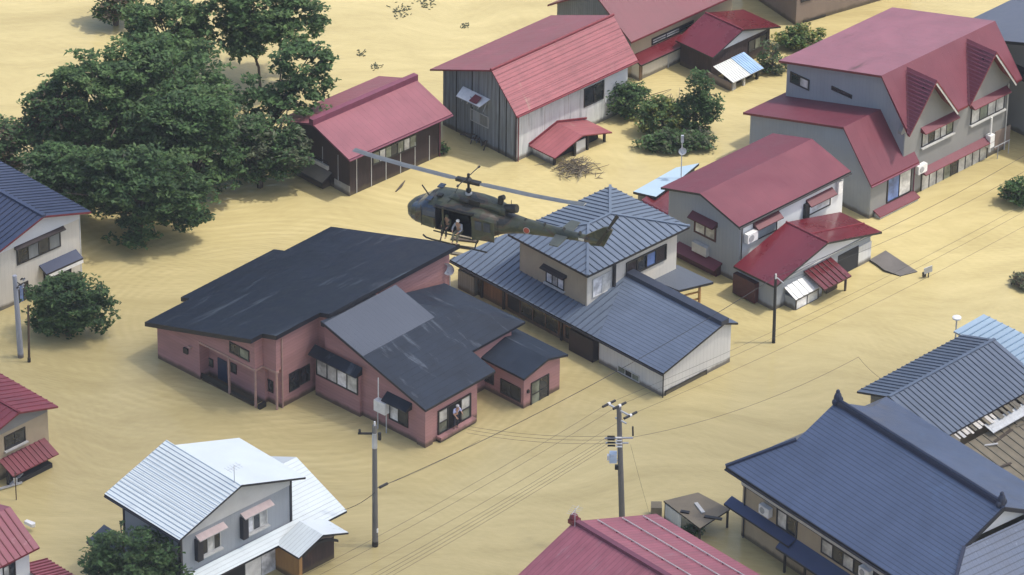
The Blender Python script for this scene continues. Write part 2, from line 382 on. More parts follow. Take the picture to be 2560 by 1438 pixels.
def wall_u(mb, a0, a1, s0, s1, prof, t, m, zb=-2.0):
    pts = [(s0, zprof(prof, s0))] + [(s, z) for s, z in prof if s0 < s < s1] + [(s1, zprof(prof, s1))]
    P = [Vector((a0, s, z-t+.03)) for s, z in pts] + [Vector((a0, s1, zb)), Vector((a0, s0, zb))]
    mb.prism(P, (a1-a0, 0, 0), m)
def wall_v(mb, b0, b1, s0, s1, prof, t, m, zb=-2.0):
    pts = [(s0, zprof(prof, s0))] + [(s, z) for s, z in prof if s0 < s < s1] + [(s1, zprof(prof, s1))]
    P = [Vector((s, b0, z-t+.03)) for s, z in pts] + [Vector((s1, b0, zb)), Vector((s0, b0, zb))]
    mb.prism(P, (0, b1-b0, 0), m)

def wp(wall, c, s, z, out=0.0):
    """a point on a wall: wall 'x' faces -x at x=c, wall 'y' faces -y at y=c; out = metres in front of it"""
    return Vector((c-out, s, z)) if wall == 'x' else Vector((s, c-out, z))
def wbox(mb, wall, c, s0, s1, z0, z1, o0, o1, m):
    P = [wp(wall, c, s0, z0, o0), wp(wall, c, s1, z0, o0), wp(wall, c, s1, z1, o0), wp(wall, c, s0, z1, o0)]
    mb.prism(P, wp(wall, c, s0, z0, o1)-P[0], m)
def pxrect(F, wall, c, p0, p1):
    f = F.onx if wall == 'x' else F.ony
    s0, z1 = f(*p0, c); s1, z0 = f(*p1, c)
    return min(s0, s1), max(s0, s1), min(z0, z1), max(z0, z1)
def window(par, wall, c, rect, n=2, frame=None, panes=(), rows=1, fw=.07, dep=.06, sill=None, name='window', hood=None):
    """frame + mullions, its panes a sub-part; panes: one glass per light from the left of the picture"""
    s0, s1, z0, z1 = rect; frame = frame or FRAME_D; mb = MB()
    wbox(mb, wall, c, s0, s1, z1-fw, z1, .002, dep, frame); wbox(mb, wall, c, s0, s1, z0, z0+fw, .002, dep, frame)
    wbox(mb, wall, c, s0, s0+fw, z0+fw, z1-fw, .003, dep-.002, frame); wbox(mb, wall, c, s1-fw, s1, z0+fw, z1-fw, .003, dep-.002, frame)
    pw = (s1-s0-2*fw)/n
    for i in range(1, n): wbox(mb, wall, c, s0+fw+i*pw-fw*.35, s0+fw+i*pw+fw*.35, z0+fw, z1-fw, .004, dep-.004, frame)
    for j in range(1, rows):
        zz = z0+(z1-z0)*j/rows; wbox(mb, wall, c, s0+fw, s1-fw, zz-.025, zz+.025, .005, dep-.006, frame)
    w_ = mb.build(name, par)
    gb = MB(); panes = list(panes) or [GLASS]
    for i in range(n):
        k = i if wall == 'y' else n-1-i
        a = s0+fw+i*pw; g = panes[k % len(panes)]
        gb.poly([wp(wall, c, a, z0+fw, .022), wp(wall, c, a+pw, z0+fw, .022), wp(wall, c, a+pw, z1-fw, .022), wp(wall, c, a, z1-fw, .022)] if wall == 'y' else
                [wp(wall, c, a+pw, z0+fw, .022), wp(wall, c, a, z0+fw, .022), wp(wall, c, a, z1-fw, .022), wp(wall, c, a+pw, z1-fw, .022)], g)
    gb.build('pane', w_)
    if sill:
        sb = MB(); wbox(sb, wall, c, s0-.08, s1+.08, z0-.1, z0-.005, .002, .2, sill); sb.build('sill', w_)
    return w_
def awning(par, wall, c, s0, s1, z, proj, drop, m, me=None, t=.06, name='awning', sides=True):
    """sloping hood over an opening, its top edge on the wall at height z"""
    mb = MB(); me = me or m
    P = [wp(wall, c, s0, z, .004), wp(wall, c, s1, z, .004), wp(wall, c, s1, z-drop, proj), wp(wall, c, s0, z-drop, proj)]
    mb.slab(P, t, m, me)
    if sides:
        for s in (s0, s1):
            d = .03 if s == s0 else -.03
            T = [wp(wall, c, s, z-.02, .006), wp(wall, c, s, z-drop-t+.01, .006), wp(wall, c, s, z-drop-t+.01, proj-.02), wp(wall, c, s, z-drop-.01, proj-.02)]
            mb.prism(T, wp(wall, 0, d, 0)-wp(wall, 0, 0, 0), me)
    return mb.build(name, par)
def panel(par, name, wall, c, rect, m, out=.05):
    mb = MB(); wbox(mb, wall, c, *rect, .002, out, m); return mb.build(name, par)

def air_conditioner(F, wall, c, px, py, label, sc=1.0, group='outdoor air conditioner units'):
    s, z = (F.onx if wall == 'x' else F.ony)(px, py, c)
    P = wp(wall, c, s, z-.28*sc, .08); W = F.o + F.u*P.x + F.v*P.y + Vector((0, 0, P.z))
    t = thing('air_conditioner', label, 'air conditioner', W, F.th + (0 if wall == 'y' else -math.pi/2), group)
    mb = MB(); mb.box(-.42*sc, -.32*sc, 0, .42*sc, 0, .58*sc, WHITEPNT); mb.build('case', t)
    mb = MB(); mb.tube([(-.12*sc, -.322*sc, .29*sc), (-.12*sc, -.35*sc, .29*sc)], .2*sc, GREYPNT, 14); mb.build('fan_grille', t)
    mb = MB()
    for x in (-.3, .3): mb.box((x-.03)*sc, -.3*sc, -.09*sc, (x+.03)*sc, .075, -.002, GREYPNT)
    mb.split('bracket', t)
    return t
# ------------------------------------------------------------------ flood water
def make_water():
    m, nt, b = newmat('muddy_water')
    geo = nt.nodes.new('ShaderNodeNewGeometry').outputs['Position']
    warp = nt.nodes.new('ShaderNodeTexNoise'); warp.inputs['Scale'].default_value = .045; warp.inputs['Detail'].default_value = 2
    nt.links.new(geo, warp.inputs['Vector'])
    sub = nt.nodes.new('ShaderNodeVectorMath'); sub.operation = 'MULTIPLY_ADD'
    nt.links.new(warp.outputs['Color'], sub.inputs[0]); sub.inputs[1].default_value = (16, 16, 0); nt.links.new(geo, sub.inputs[2])
    v = sub.outputs[0]
    big = noise(nt, mapped(nt, v, (1, 1, 1)), .035, 3, .5)
    streak = noise(nt, mapped(nt, v, (.25, 1.3, 1), (0, 0, R(38))), .32, 5, .6, .6)
    fine = noise(nt, mapped(nt, v, (.6, 1.9, 1), (0, 0, R(-8))), .95, 3, .5)
    ch = noise(nt, mapped(nt, v, (.8, 2.4, 1), (0, 0, R(20))), 2.4, 2, .5)
    # eddy rings set up by the current round the flooded corner of the brick house
    ce = at(640, 800)
    cn = nt.nodes.new('ShaderNodeVectorMath'); cn.operation = 'SUBTRACT'; nt.links.new(geo, cn.inputs[0]); cn.inputs[1].default_value = ce
    ln = nt.nodes.new('ShaderNodeVectorMath'); ln.operation = 'LENGTH'; nt.links.new(cn.outputs[0], ln.inputs[0]); r = ln.outputs['Value']
    rr = mth(nt, 'ADD', r, mth(nt, 'MULTIPLY', warp.outputs['Fac'], 7.0))
    ring = mth(nt, 'SINE', mth(nt, 'ADD', mth(nt, 'MULTIPLY', rr, 9.5), mth(nt, 'MULTIPLY', fine, 4.0)))
    ring = mth(nt, 'MULTIPLY', ring, mth(nt, 'MULTIPLY', rng(nt, r, 6, 9), rng(nt, r, 27, 16)))
    ring = mth(nt, 'MULTIPLY', ring, rng(nt, streak, .42, .62))
    # trains of small waves running with the current
    rip = None
    for ang, sc, sd_ in ((25, 1.15, 0.0), (62, .85, 5.0)):
        wv = nt.nodes.new('ShaderNodeTexWave'); wv.wave_type = 'BANDS'; wv.bands_direction = 'Y'; wv.wave_profile = 'SIN'
        wv.inputs['Scale'].default_value = sc*.95; wv.inputs['Distortion'].default_value = 4.0; wv.inputs['Detail'].default_value = 2.5; wv.inputs['Detail Scale'].default_value = .9
        nt.links.new(mapped(nt, v, (.55, 1, 1), (0, 0, R(ang)), (sd_, sd_, 0)), wv.inputs['Vector'])
        mk = rng(nt, noise(nt, mapped(nt, geo, loc=(sd_*3, 1, 0)), .11, 2), .42, .6)
        o_ = mth(nt, 'MULTIPLY', mth(nt, 'SUBTRACT', wv.outputs['Fac'], .5), mk); rip = o_ if rip is None else mth(nt, 'ADD', rip, o_)
    f = mth(nt, 'ADD', mth(nt, 'MULTIPLY', big, .42), mth(nt, 'ADD', mth(nt, 'MULTIPLY', streak, .42), mth(nt, 'ADD', mth(nt, 'MULTIPLY', fine, .14), mth(nt, 'MULTIPLY', ch, .10))))
    f = mth(nt, 'ADD', f, mth(nt, 'ADD', mth(nt, 'MULTIPLY', ring, .05), mth(nt, 'MULTIPLY', rip, .022)))  # rings and waves also painted light and dark into the water colour
    c = mixcol(nt, rng(nt, f, .40, .70), (.385, .318, .146), (.56, .476, .236))
    h = mth(nt, 'ADD', mth(nt, 'MULTIPLY', fine, .28), mth(nt, 'ADD', mth(nt, 'MULTIPLY', ch, .30), mth(nt, 'MULTIPLY', streak, .2)))
    h = mth(nt, 'ADD', h, mth(nt, 'ADD', mth(nt, 'MULTIPLY', ring, .19), mth(nt, 'MULTIPLY', rip, .11)))
    bn = nt.nodes.new('ShaderNodeBump'); bn.inputs['Strength'].default_value = .5; bn.inputs['Distance'].default_value = .16
    nt.links.new(h, bn.inputs['Height']); # silt scatters the light below the surface (smooth), the rippled skin above it mirrors the sky
    df = nt.nodes.new('ShaderNodeBsdfDiffuse'); nt.links.new(c, df.inputs[0])
    gl = nt.nodes.new('ShaderNodeBsdfGlossy'); gl.inputs['Roughness'].default_value = .05; nt.links.new(bn.outputs[0], gl.inputs['Normal'])
    fr = nt.nodes.new('ShaderNodeFresnel'); fr.inputs['IOR'].default_value = 1.33; nt.links.new(bn.outputs[0], fr.inputs['Normal'])
    bs = nt.nodes.new('ShaderNodeBump'); bs.inputs['Strength'].default_value = .06; bs.inputs['Distance'].default_value = .16; nt.links.new(h, bs.inputs['Height']); nt.links.new(bs.outputs[0], df.inputs['Normal'])
    mx = nt.nodes.new('ShaderNodeMixShader'); nt.links.new(fr.outputs[0], mx.inputs[0]); nt.links.new(df.outputs[0], mx.inputs[1]); nt.links.new(gl.outputs[0], mx.inputs[2])
    nt.links.new(mx.outputs[0], nt.nodes['Material Output'].inputs[0]); nt.nodes.remove(b)
    mb = MB(); mb.poly([(-1500, -600, 0), (1500, -600, 0), (1500, 2500, 0), (-1500, 2500, 0)], m)
    tag(mb.build('water'), kind='structure')
    mb = MB(); mb.poly([(-1500, -600, -2.2), (1500, -600, -2.2), (1500, 2500, -2.2), (-1500, 2500, -2.2)], CONCRETE)
    tag(mb.build('ground'), kind='structure')
make_water()

# ------------------------------------------------------------------ small red-roofed board shed (upper left centre)
def board_shed():
    F = Frame(-10.55, 10.62, 44.1); L, W, he, hr, i = 9.09, 3.56, 3.12, 4.32, .53
    t = house('shed', 'dark board shed with a plain pink-red gable roof and boxed ridge, beside the trees', 'shed', F)
    prof = [(0, he), (W, hr), (2*W, he)]
    mb = MB(); wall_u(mb, i, L-i, i, 2*W-i, prof, .14, DARKWOOD); mb.build('wall', t)
    mb = MB(); roof_u(mb, 0, L, prof, .14, [RED, RED], PURPLE); rf = mb.build('roof', t)
    mb = MB(); mb.box(-.06, W-.2, hr-.12, L+.06, W+.2, hr+.34, PURPLE); mb.build('ridge_cap', rf)
    window(t, 'y', i, pxrect(F, 'y', i, (931, 382), (1041, 365)), 7, FRAME_D, [GLASS_G, GLASS_C, GLASS_G, GLASS])
    window(t, 'x', i, pxrect(F, 'x', i, (757, 372), (820, 408)), 3, FRAME_D, [GLASS])
    mb = MB(); a = 1.1
    while a < L-.6:
        h = zprof(prof, i)-.3
        mb.box(a, i-.035, .03, a+.045, i-.002, h if int(a*3) % 2 else h*.62, FRAME_L); a += 1.28
    for b in (1.6, 3.1, 4.5): mb.box(i-.035, b, .4, i-.002, b+.04, 2.6, GREYPNT)
    mb.split('batten', t)
    mb = MB(); mb.box(i-.03, i-.03, -1, i-.001, 2.0, .72, CONCRETE); mb.build('plinth', t)
    mb = MB(); mb.slab([(i-.9, 2.2, .62), (i-.9, 5.6, .62), (i-.02, 5.6, 1.05), (i-.02, 2.2, 1.05)], .1, MUDDARK, BLACK)
    mb.box(i-.7, 2.4, -1, i-.02, 5.4, .52, DARKWOOD); mb.build('side_lean_to', t)
    mb = MB(); mb.box(i-.14, 2.5, 1.14, i-.01, 5.2, 1.42, FRAME_L); mb.build('sill_board', t)
board_shed()

# ------------------------------------------------------------------ tall grey barn
def barn():
    F = Frame(.16, 15.39, 44.97); L, W, W2, he, he2, hr, i = 11.3, 2.37, 5.76, 3.84, 4.15, 6.31, .62
    t = house('barn', 'tall barn of weathered grey boards with a lopsided faded red roof', 'barn', F)
    prof = [(0, he), (W, hr), (W+W2, he2)]
    mb = MB(); wall_u(mb, i, L-.3, i, W+W2-i, prof, .12, GREYWOOD); mb.build('gable_wall', t)
    mb = MB(); mb.box(i+.003, i-.05, -2, L-.35, i-.002, zprof(prof, i)-.12, PLASTER); mb.build('plaster_wall', t)
    mb = MB(); roof_u(mb, 0, L, prof, .12, [RED_LAP, RED], RED_TRIM)
    pts = [(0, 0, he), (L, 0, he), (L, W, hr), (0, W, hr)]
    mb.ribs([(x, y, z+.002) for x, y, z in pts], (1, 0, 0), .27, .02, .012, RED_TRIM2)
    rf = mb.build('roof', t)
    mb = MB(); mb.tube([(-.05, W, hr+.03), (L+.05, W, hr+.03)], .1, RED_TRIM, 8); mb.build('ridge_cap', rf)
    window(t, 'y', i-.05, pxrect(F, 'y', i-.05, (1460, 223), (1508, 246)), 2, FRAME_D, [GLASS])
    mb = MB(); r = pxrect(F, 'y', i-.05, (1512, 184), (1567, 232)); wbox(mb, 'y', i-.05, *r, .002, .03, WHITEWALL); mb.build('patched_panel', t)
    # wrecked hood and shutters on the gable
    r = pxrect(F, 'x', i, (1158, 224), (1228, 262)); s1, z1 = F.onx(1158, 224, i); s0, z0 = F.onx(1226, 250, i); z = (z0+z1)/2
    mb = MB(); P = [wp('x', i, s0, z+.15, .01), wp('x', i, s1, z+.15, .01), wp('x', i, s1-.1, z-.28, .75), wp('x', i, s0+.2, z-.2, .8)]
    mb.slab(P, .05, WHITEPNT, GREYPNT)
    for k in range(5): mb.bar(wp('x', i, s0+.2+k*(s1-s0)/5, z-.05, .1), wp('x', i, s0+.1+k*(s1-s0)/5, z-.62, .55), .05, GREYPNT)
    mb.slab([wp('x', i, s0+.5, z+.2, .3), wp('x', i, s0+1.1, z+.22, .3), wp('x', i, s0+1.2, z-.1, .8), wp('x', i, s0+.55, z-.12, .75)], .03, RED_TRIM, RED_TRIM)
    mb.build('broken_hood', t)
    window(t, 'x', i, pxrect(F, 'x', i, (1177, 270), (1222, 322)), 2, GREYPNT, [GREYSIDE, GREYCORR], dep=.05, name='shuttered_window')
    mb = MB(); random.seed(3)
    s1, z1 = F.onx(1170, 328, i); s0, z0 = F.onx(1228, 362, i)
    for k in range(14):
        s = s0+(s1-s0)*random.random(); mb.bar(wp('x', i, s, .1+random.random()*.45, .05), wp('x', i, s+random.uniform(-.7, .7), random.random()*.5, .3+random.random()*.3), .06, random.choice([BARK, GREYWOOD, DARKWOOD]))
    mb.build('caught_debris', t)
    mb = MB()
    for b in (.62+.9, .62+1.55, 4.7, 6.2): mb.box(i-.03, b, 0, i-.002, b+.07, zprof(prof, b)-.15, BLACK)
    mb.box(i-.04, i-.04, -1, i+.08, i+.08, zprof(prof, i)-.1, DARKWOOD); mb.split('batten', t)
    # porch with its own red gable roof
    q = F.at(1387, 394, .85); a0, b0 = q.x, q.y; Wl, Wr, dz = 2.6, 2.75, .72
    pr = [(a0, .80), (a0+Wl, .80+dz), (a0+Wl+Wr, .72)]
    mb = MB(); roof_v(mb, b0, i-.05, pr, .09, [RED_LAP, RED_LAP], RED_TRIM); pf = mb.build('porch_roof', t)
    mb = MB()
    for k in range(1): mb.bar((a0, i-.07, .9), (a0+Wl, i-.07, .9+dz), .12, RED_TRIM); mb.bar((a0+Wl, i-.07, .9+dz), (a0+Wl+Wr, i-.07, .84), .12, RED_TRIM)
    mb.build('flashing', pf)
    mb = MB()
    for x in (a0+.35, a0+2.2, a0+3.4, a0+Wl+Wr-.35): mb.box(x-.07, b0+.3, -1, x+.07, b0+.44, zprof(pr, x)-.1, BLACK)
    mb.split('post', t)
    mb = MB(); mb.box(a0+.4, b0+.9, -1, a0+Wl+Wr-.4, i-.1, .62, ROOM_SHADE); mb.box(a0+.3, b0+.45, -1, a0+.36, i-.1, .7, PLASTER)  # near-black box paints the shade inside the porch
    mb.build('porch_wall', t)
    mb = MB(); mb.box(a0+2.35, b0+.34, -1, a0+3.2, b0+.4, .95, WHITEWALL); mb.split('door', t)
barn()

# ------------------------------------------------------------------ beige house behind the barn, red porch gable
def beige_house():
    F = frame_at(1578, 105, 3.1, 44.6); L, W, W2, he, hr, i = 10.8, 3.7, 4.3, 3.1, 5.5, .5
    t = house('house', 'beige house behind the barn with a plum red roof cut by the top edge', 'house', F)
    prof = [(0, he), (W, hr), (W+W2, he-.2)]
    mb = MB(); wall_u(mb, i, L-.4, i, W+W2-i, prof, .14, BEIGE); mb.build('wall', t)
    mb = MB(); wall_u(mb, i-.06, i-.003, i+.02, W+W2-i, prof, .16, GREYCORR, 1.6); mb.build('gable_cladding', t)
    mb = MB(); roof_u(mb, 0, L, prof, .14, [RED_MAIN, RED_MAIN], RED_TRIM); mb.build('roof', t)
    window(t, 'y', i, pxrect(F, 'y', i, (1629, 97), (1733, 66)), 3, FRAME_D, [GLASS_C, GLASS_C, GLASS], rows=2, fw=.1)
    # lean-to strip along the front
    s0, z = F.ony(1599, 156, -.35); s1, _ = F.ony(1722, 107, -.35)
    mb = MB(); zb = z-.05
    mb.slab([(s0, -.5, zb-.12), (s1, -.5, zb-.12), (s1, i-.004, zb+.22), (s0, i-.004, zb+.22)], .12, RED_GLOSS, BLACK); mb.build('lean_to_roof', t)
    mb = MB(); mb.box(s0+.1, -.2, -2, s1-.05, i-.003, zb-.12, CREAM); mb.build('lean_to_wall', t)
    mb = MB(); mb.box(s0+.12, -.26, -1, s0+.4, -.203, zb-.14, BROWNWOOD); mb.box(s0+2.9, -.24, -1, s0+3.0, -.203, zb-.14, FRAME_L); mb.split('post', t)
    # porch wing
    G = Frame(13.31, 27.41, 44.97)
    p = house('house', 'small brown wing with bright red gable roof and white gable end behind the bushes', 'house wing', G)
    Wl, Wr, D, z0, z1 = 2.9, 3.85, 2.58, 1.98, 3.04
    pr = [(0, z0), (Wl, z1), (Wl+Wr, z0-.05)]
    mb = MB(); roof_v(mb, 0, D+.9, pr, .12, [RED_GLOSS, RED_GLOSS], BLACK); rf = mb.build('roof', p)
    mb = MB(); mb.tube([(Wl, -.02, z1+.02), (Wl, D+.9, z1+.02)], .07, RED_TRIM, 6); mb.build('ridge_cap', rf)
    mb = MB(); wall_v(mb, .45, D+.8, .4, Wl+Wr-.6, pr, .12, DARKWOOD); mb.build('wall', p)
    mb = MB(); e = .42
    mb.prism([(.75, e, 1.9), (Wl+Wr-.95, e, 1.9), (Wl, e, z1-.2)], (0, .025, 0), WHITEWALL); mb.build('gable_panel', p)
    window(p, 'y', .45, (4.0, 5.9, .75, 1.6), 3, FRAME_D, [GLASS, GLASS_G])
    # corrugated porch cover
    K = Frame(14.69, 26.17, 44.67)
    q = house('shed', 'low lean-to with white and blue corrugated roof sheets below the red gable', 'lean-to', K)
    Wd, D2, h1, h2 = 2.99, 1.87, .75, 1.26
    mb = MB(); half = Wd*.58
    A = [(0, 0, h1), (half, 0, h1), (half, D2, h2), (0, D2, h2)]; B = [(half+.005, 0, h1+.03), (Wd, 0, h1+.03), (Wd, D2, h2+.03), (half+.005, D2, h2+.03)]
    PW = paint('weathered_white_sheet', (.60, .62, .60), .15, 1.2, (3, .6, 1), .5, dirt=(((.45, .38, .25), .34, 1.0, (3, .6, 1)),)); PB = paint('weathered_blue_sheet', (.28, .42, .62), .2, 1.2, (3, .6, 1), .5, dirt=(((.5, .56, .6), .4, 1.2, (3, .6, 1)),))
    mb.slab(A, .04, PW, GREYPNT); mb.ribs(A, (0, 1, -.2), .2, .06, .03, PW); mb.slab(B, .04, PB, GREYPNT); mb.ribs(B, (0, 1, -.2), .2, .06, .03, PB); mb.build('roof', q)
    mb = MB(); mb.box(.15, .2, -1, .5, .5, .6, GREYPNT); mb.box(1.2, .15, -1, 1.35, .3, .66, FRAME_L); mb.box(2.5, .15, -1, 2.65, .3, .66, BLACK); mb.box(.9, .7, -1, 2.7, 1.7, .45, DARKWOOD); mb.split('post', q)
    mb = MB(); mb.box(.0, .25, -1, .1, D2+.5, .62, BEIGE_D); mb.build('wall', q)
beige_house()

# ------------------------------------------------------------------ brown block cut by the top of the frame
def brown_block():
    F = frame_at(1989, 64, 0, 33)
    t = house('house', 'brown rendered building cut off by the top edge of the picture', 'house', F)
    prof = [(0, 5.6), (3.2, 6.8), (6.4, 5.6)]
    mb = MB(); mb.box(0, 0, -2, 10, 6.4, 5.5, BEIGE_D); mb.build('wall', t)
    mb = MB(); roof_u(mb, -.5, 10.5, [(-.5, 5.4), (3.2, 6.8), (6.9, 5.4)], .14, RED_MAIN, RED_TRIM); mb.build('roof', t)
    window(t, 'y', 0, pxrect(F, 'y', 0, (2008, 52), (2063, 40)), 2, FRAME_D, [GLASS])
    window(t, 'y', 0, pxrect(F, 'y', 0, (2003, -14), (2030, -2)), 2, FRAME_D, [GLASS])
    mb = MB(); mb.slab([(-.35, .3, 2.2), (-.004, .3, 2.5), (-.004, 5, 2.5), (-.35, 5, 2.2)], .08, BLACK, BLACK); mb.build('pent_roof', t)
brown_block()

# ------------------------------------------------------------------ slate house at the right top corner
def slate_house():
    s = .30; W2 = 9.5; he2 = 5.0
    F0 = frame_at(2345, 87, he2, 44.7)
    o = F0.o - F0.v*(W2+3.0); F = Frame(o.x, o.y, 44.7)
    t = house('house', 'slate grey roofed house behind the gabled plum red one, at the right edge', 'house', F)
    hr = he2+s*W2; prof = [(0, hr-1.6), (3.0, hr), (3.0+W2, he2)]; L = 12
    SL = paint('slate_grey_roof', (.085, .10, .14), .1, .8, (1, 1, 1), .5)
    mb = MB(); roof_u(mb, 0, L, prof, .22, [SL, SL], BLACK); mb.build('roof', t)
    mb = MB(); wall_u(mb, .7, L-.5, .6, 3+W2-.6, prof, .22, GREYWALL); mb.build('wall', t)
    mb = MB(); z = hr-2.9
    mb.slab([(-.2, 1, z-.3), (-.2, 9, z-.3), (.69, 9, z), (.69, 1, z)], .15, BLACK, BLACK); mb.build('pent_roof', t)
slate_house()

# ------------------------------------------------------------------ big gabled red-roof house with lower wing
def gabled_house():
    F = Frame(25.23, 10.85, 44.7); L, W, W2, he, he2, hr = 11.12, 2.57, 8.83, 5.33, 6.27, 8.57; i = .42
    t = house('house', 'large grey house with a plum red roof, two pointed gablets and a row of windows', 'house', F)
    prof = [(0, he), (W, hr), (W+W2, he2)]
    mb = MB(); wall_u(mb, i, L-.45, i+.25, W+W2-i, prof, .16, GREYWALL); mb.build('wall', t)
    mb = MB(); wall_u(mb, i-.03, i-.002, i+.27, W+W2-i, prof, .18, GREYSIDE, -1); mb.build('side_siding', t)
    mb = MB()
    # gablets: small gable roofs riding on the steep front slope
    sl = (hr-he)/W; c = i+.25
    def slopez(b): return he+sl*b
    notch = [Vector((0, 0, he))]
    for (px, py, lf, rt, nm) in ((2340, 203, 2275, 2401, 1), (2488, 132, 2428, 2549, 2)):
        ac, zc = F.ony(px, py, -.15)
        al = F.ony(lf, 331 if nm == 1 else 262, 0)[0]; ar = F.ony(rt, 268 if nm == 1 else 198, 0)[0]
        hw = (ar-al)/2*.98; ac = (al+ar)/2*.35+ac*.65
        zl = he-.02; bt = (zc-he)/sl
        notch += [Vector((ac-hw, 0, he)), Vector((ac, bt-.05, slopez(bt-.05))), Vector((ac+hw, 0, he))]
        gm = MB(); top0 = Vector((ac, -.15, zc)); top1 = Vector((ac, bt, zc+.0))
        for sgn in (-1, 1):
            low0 = Vector((ac+sgn*hw, -.15, zl)); low1 = Vector((ac+sgn*hw, .08, slopez(.08)+.02))
            T = .13
            gm.prism([top0, low0, low1, top1], (0, 0, -T), RED_MAIN, RED_TRIM)
            if sgn < 0: gm.ribs([top0, low0, low1, top1], (0, 1, 0), .24, .05, .03, PURPLE)
        gm.build('gablet_roof', t)
        gw = MB(); gw.prism([(ac-hw+.1, c-.02, zl-.3), (ac+hw-.1, c-.02, zl-.3), (ac+hw-.1, c-.02, zl-.1), (ac, c-.02, zc-.16), (ac-hw+.1, c-.02, zl-.1)], (0, .3, 0), GREYWALL); gw.build('gablet_wall', t)
        gb = MB(); gb.bar((ac, -.10, zc-.24), (ac+hw-.05, -.10, zl-.2), .05, FRAME_L, .12); gb.build('bargeboard', t)
        gv = MB(); gv.box(ac-.5, c-.2, zc-.95, ac-.12, c-.03, zc-.55, BLACK); gv.build('gable_vent', t)
    notch += [Vector((L, 0, he)), Vector((L, W, hr)), Vector((0, W, hr))]
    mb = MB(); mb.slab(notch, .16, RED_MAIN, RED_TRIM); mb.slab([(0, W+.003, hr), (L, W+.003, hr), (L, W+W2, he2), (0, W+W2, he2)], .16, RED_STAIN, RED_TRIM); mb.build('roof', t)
    # windows of the front
    y = c
    r = pxrect(F, 'y', y, (2305, 332), (2381, 330)); window(t, 'y', y, r, 5, FRAME_D, [GLASS_C, GLASS, GLASS_C, GLASS_C, GLASS_G], sill=FRAME_L)
    awning(t, 'y', y, r[0]-.15, r[1]+.15, r[3]+.42, .45, .3, RED_MAIN, RED_TRIM)
    r = pxrect(F, 'y', y, (2428, 271), (2509, 271)); window(t, 'y', y, r, 4, FRAME_D, [GLASS_C, GLASS_G, GLASS_C, GLASS_C], sill=FRAME_L)
    awning(t, 'y', y, r[0]-.15, r[1]+.15, r[3]+.42, .45, .3, RED_MAIN, RED_TRIM)
    r = pxrect(F, 'y', y, (2303, 434), (2465, 418)); window(t, 'y', y, r, 9, FRAME_D, [GLASS_C, GLASS_C, GLASS_C, GLASS_G, GLASS, GLASS_C, GLASS_C], fw=.09)
    awning(t, 'y', y, r[0]-.1, r[1]+.1, r[3]+.38, .5, .28, RED_MAIN, RED_TRIM)
    mb = MB(); wbox(mb, 'y', y, r[0]-.2, r[1]+.1, r[2]-.85, r[2]-.12, .003, .34, BLACK); wbox(mb, 'y', y, r[0]-.25, r[1]+.15, r[2]-.115, r[2]-.02, .003, .42, RED_MAIN); mb.build('window_bench', t)
    r = pxrect(F, 'y', y, (2488, 330), (2521, 372)); panel(t, 'brick_panel', 'y', y, (r[0], r[1], .3, r[3]), BEIGE_D)
    # left wall windows
    window(t, 'x', i-.03, pxrect(F, 'x', i-.03, (1977, 178), (2023, 227)), 2, FRAME_D, [GLASS, GLASS_C], fw=.1)
    window(t, 'x', i-.03, pxrect(F, 'x', i-.03, (2080, 214), (2130, 247)), 1, FRAME_D, [GLASS])
    # flue pipe and railing
    a, z = F.ony(2479, 300, y-.3)
    mb = MB(); mb.tube([(a, y-.3, .6), (a, y-.3, z+.2)], .07, WHITEPNT, 8); mb.box(a-.22, y-.5, 1.0, a+.22, y-.1, 1.9, WHITEPNT); mb.build('flue', t)
    mb = MB()
    for x in (a+.5, a+1.6): mb.tube([(x, y-.6, -.5), (x, y-.6, 1.0)], .03, GREYPNT, 6)
    mb.tube([(a+.1, y-.6, 1.0), (a+1.7, y-.6, 1.0)], .03, GREYPNT, 6); mb.build('handrail', t)
    mb = MB(); mb.tube([(L-.6, y-.08, -.5), (L-.6, y-.08, he-.4)], .05, FRAME_L, 6); mb.build('downpipe', t)
    # lower wing
    G = Frame(22.86, 8.84, 44.4); Lw, Ww, Ww2, e1, e2, er, j = 4.6, 2.59, 8.72, 2.7, 3.51, 5.89, .28
    pw = [(0, e1), (Ww, er), (Ww+Ww2, e2)]
    p = house('house', 'lower grey wing with a plum red half roof, in front of the gabled house', 'house wing', G)
    mb = MB(); wall_u(mb, j, Lw-.02, j, Ww+Ww2-.4, pw, .16, GREYWALL); mb.build('wall', p)
    mb = MB(); wall_u(mb, j-.03, j-.002, j+.02, Ww+Ww2-.4, pw, .18, GREYSIDE, -1); mb.build('side_siding', p)
    mb = MB(); roof_u(mb, -.05, Lw-.04, pw, .16, [RED_MAIN, RED_MAIN], RED_TRIM); mb.build('roof', p)
    r = pxrect(G, 'y', j, (2219, 436), (2276, 478)); window(p, 'y', j, r, 2, FRAME_D, [GLASS_BLUE, GLASS_C], fw=.09)
    mb = MB(); wbox(mb, 'y', j, r[0]-1.1, r[1]+.25, r[2]-.75, r[2]-.32, .003, .5, FRAME_L); mb.slab([wp('y', j, r[0]-1.2, r[2]-.3, .6), wp('y', j, r[1]+.3, r[2]-.3, .6), wp('y', j, r[1]+.3, r[2]-.05, .004), wp('y', j, r[0]-1.2, r[2]-.05, .004)], .07, RED_MAIN, RED_TRIM); mb.build('window_bench', p)
    air_conditioner(F, 'y', c-.15, 2296, 418, 'white air conditioner on the corner between the wing and the gabled house', 1.0)
gabled_house()

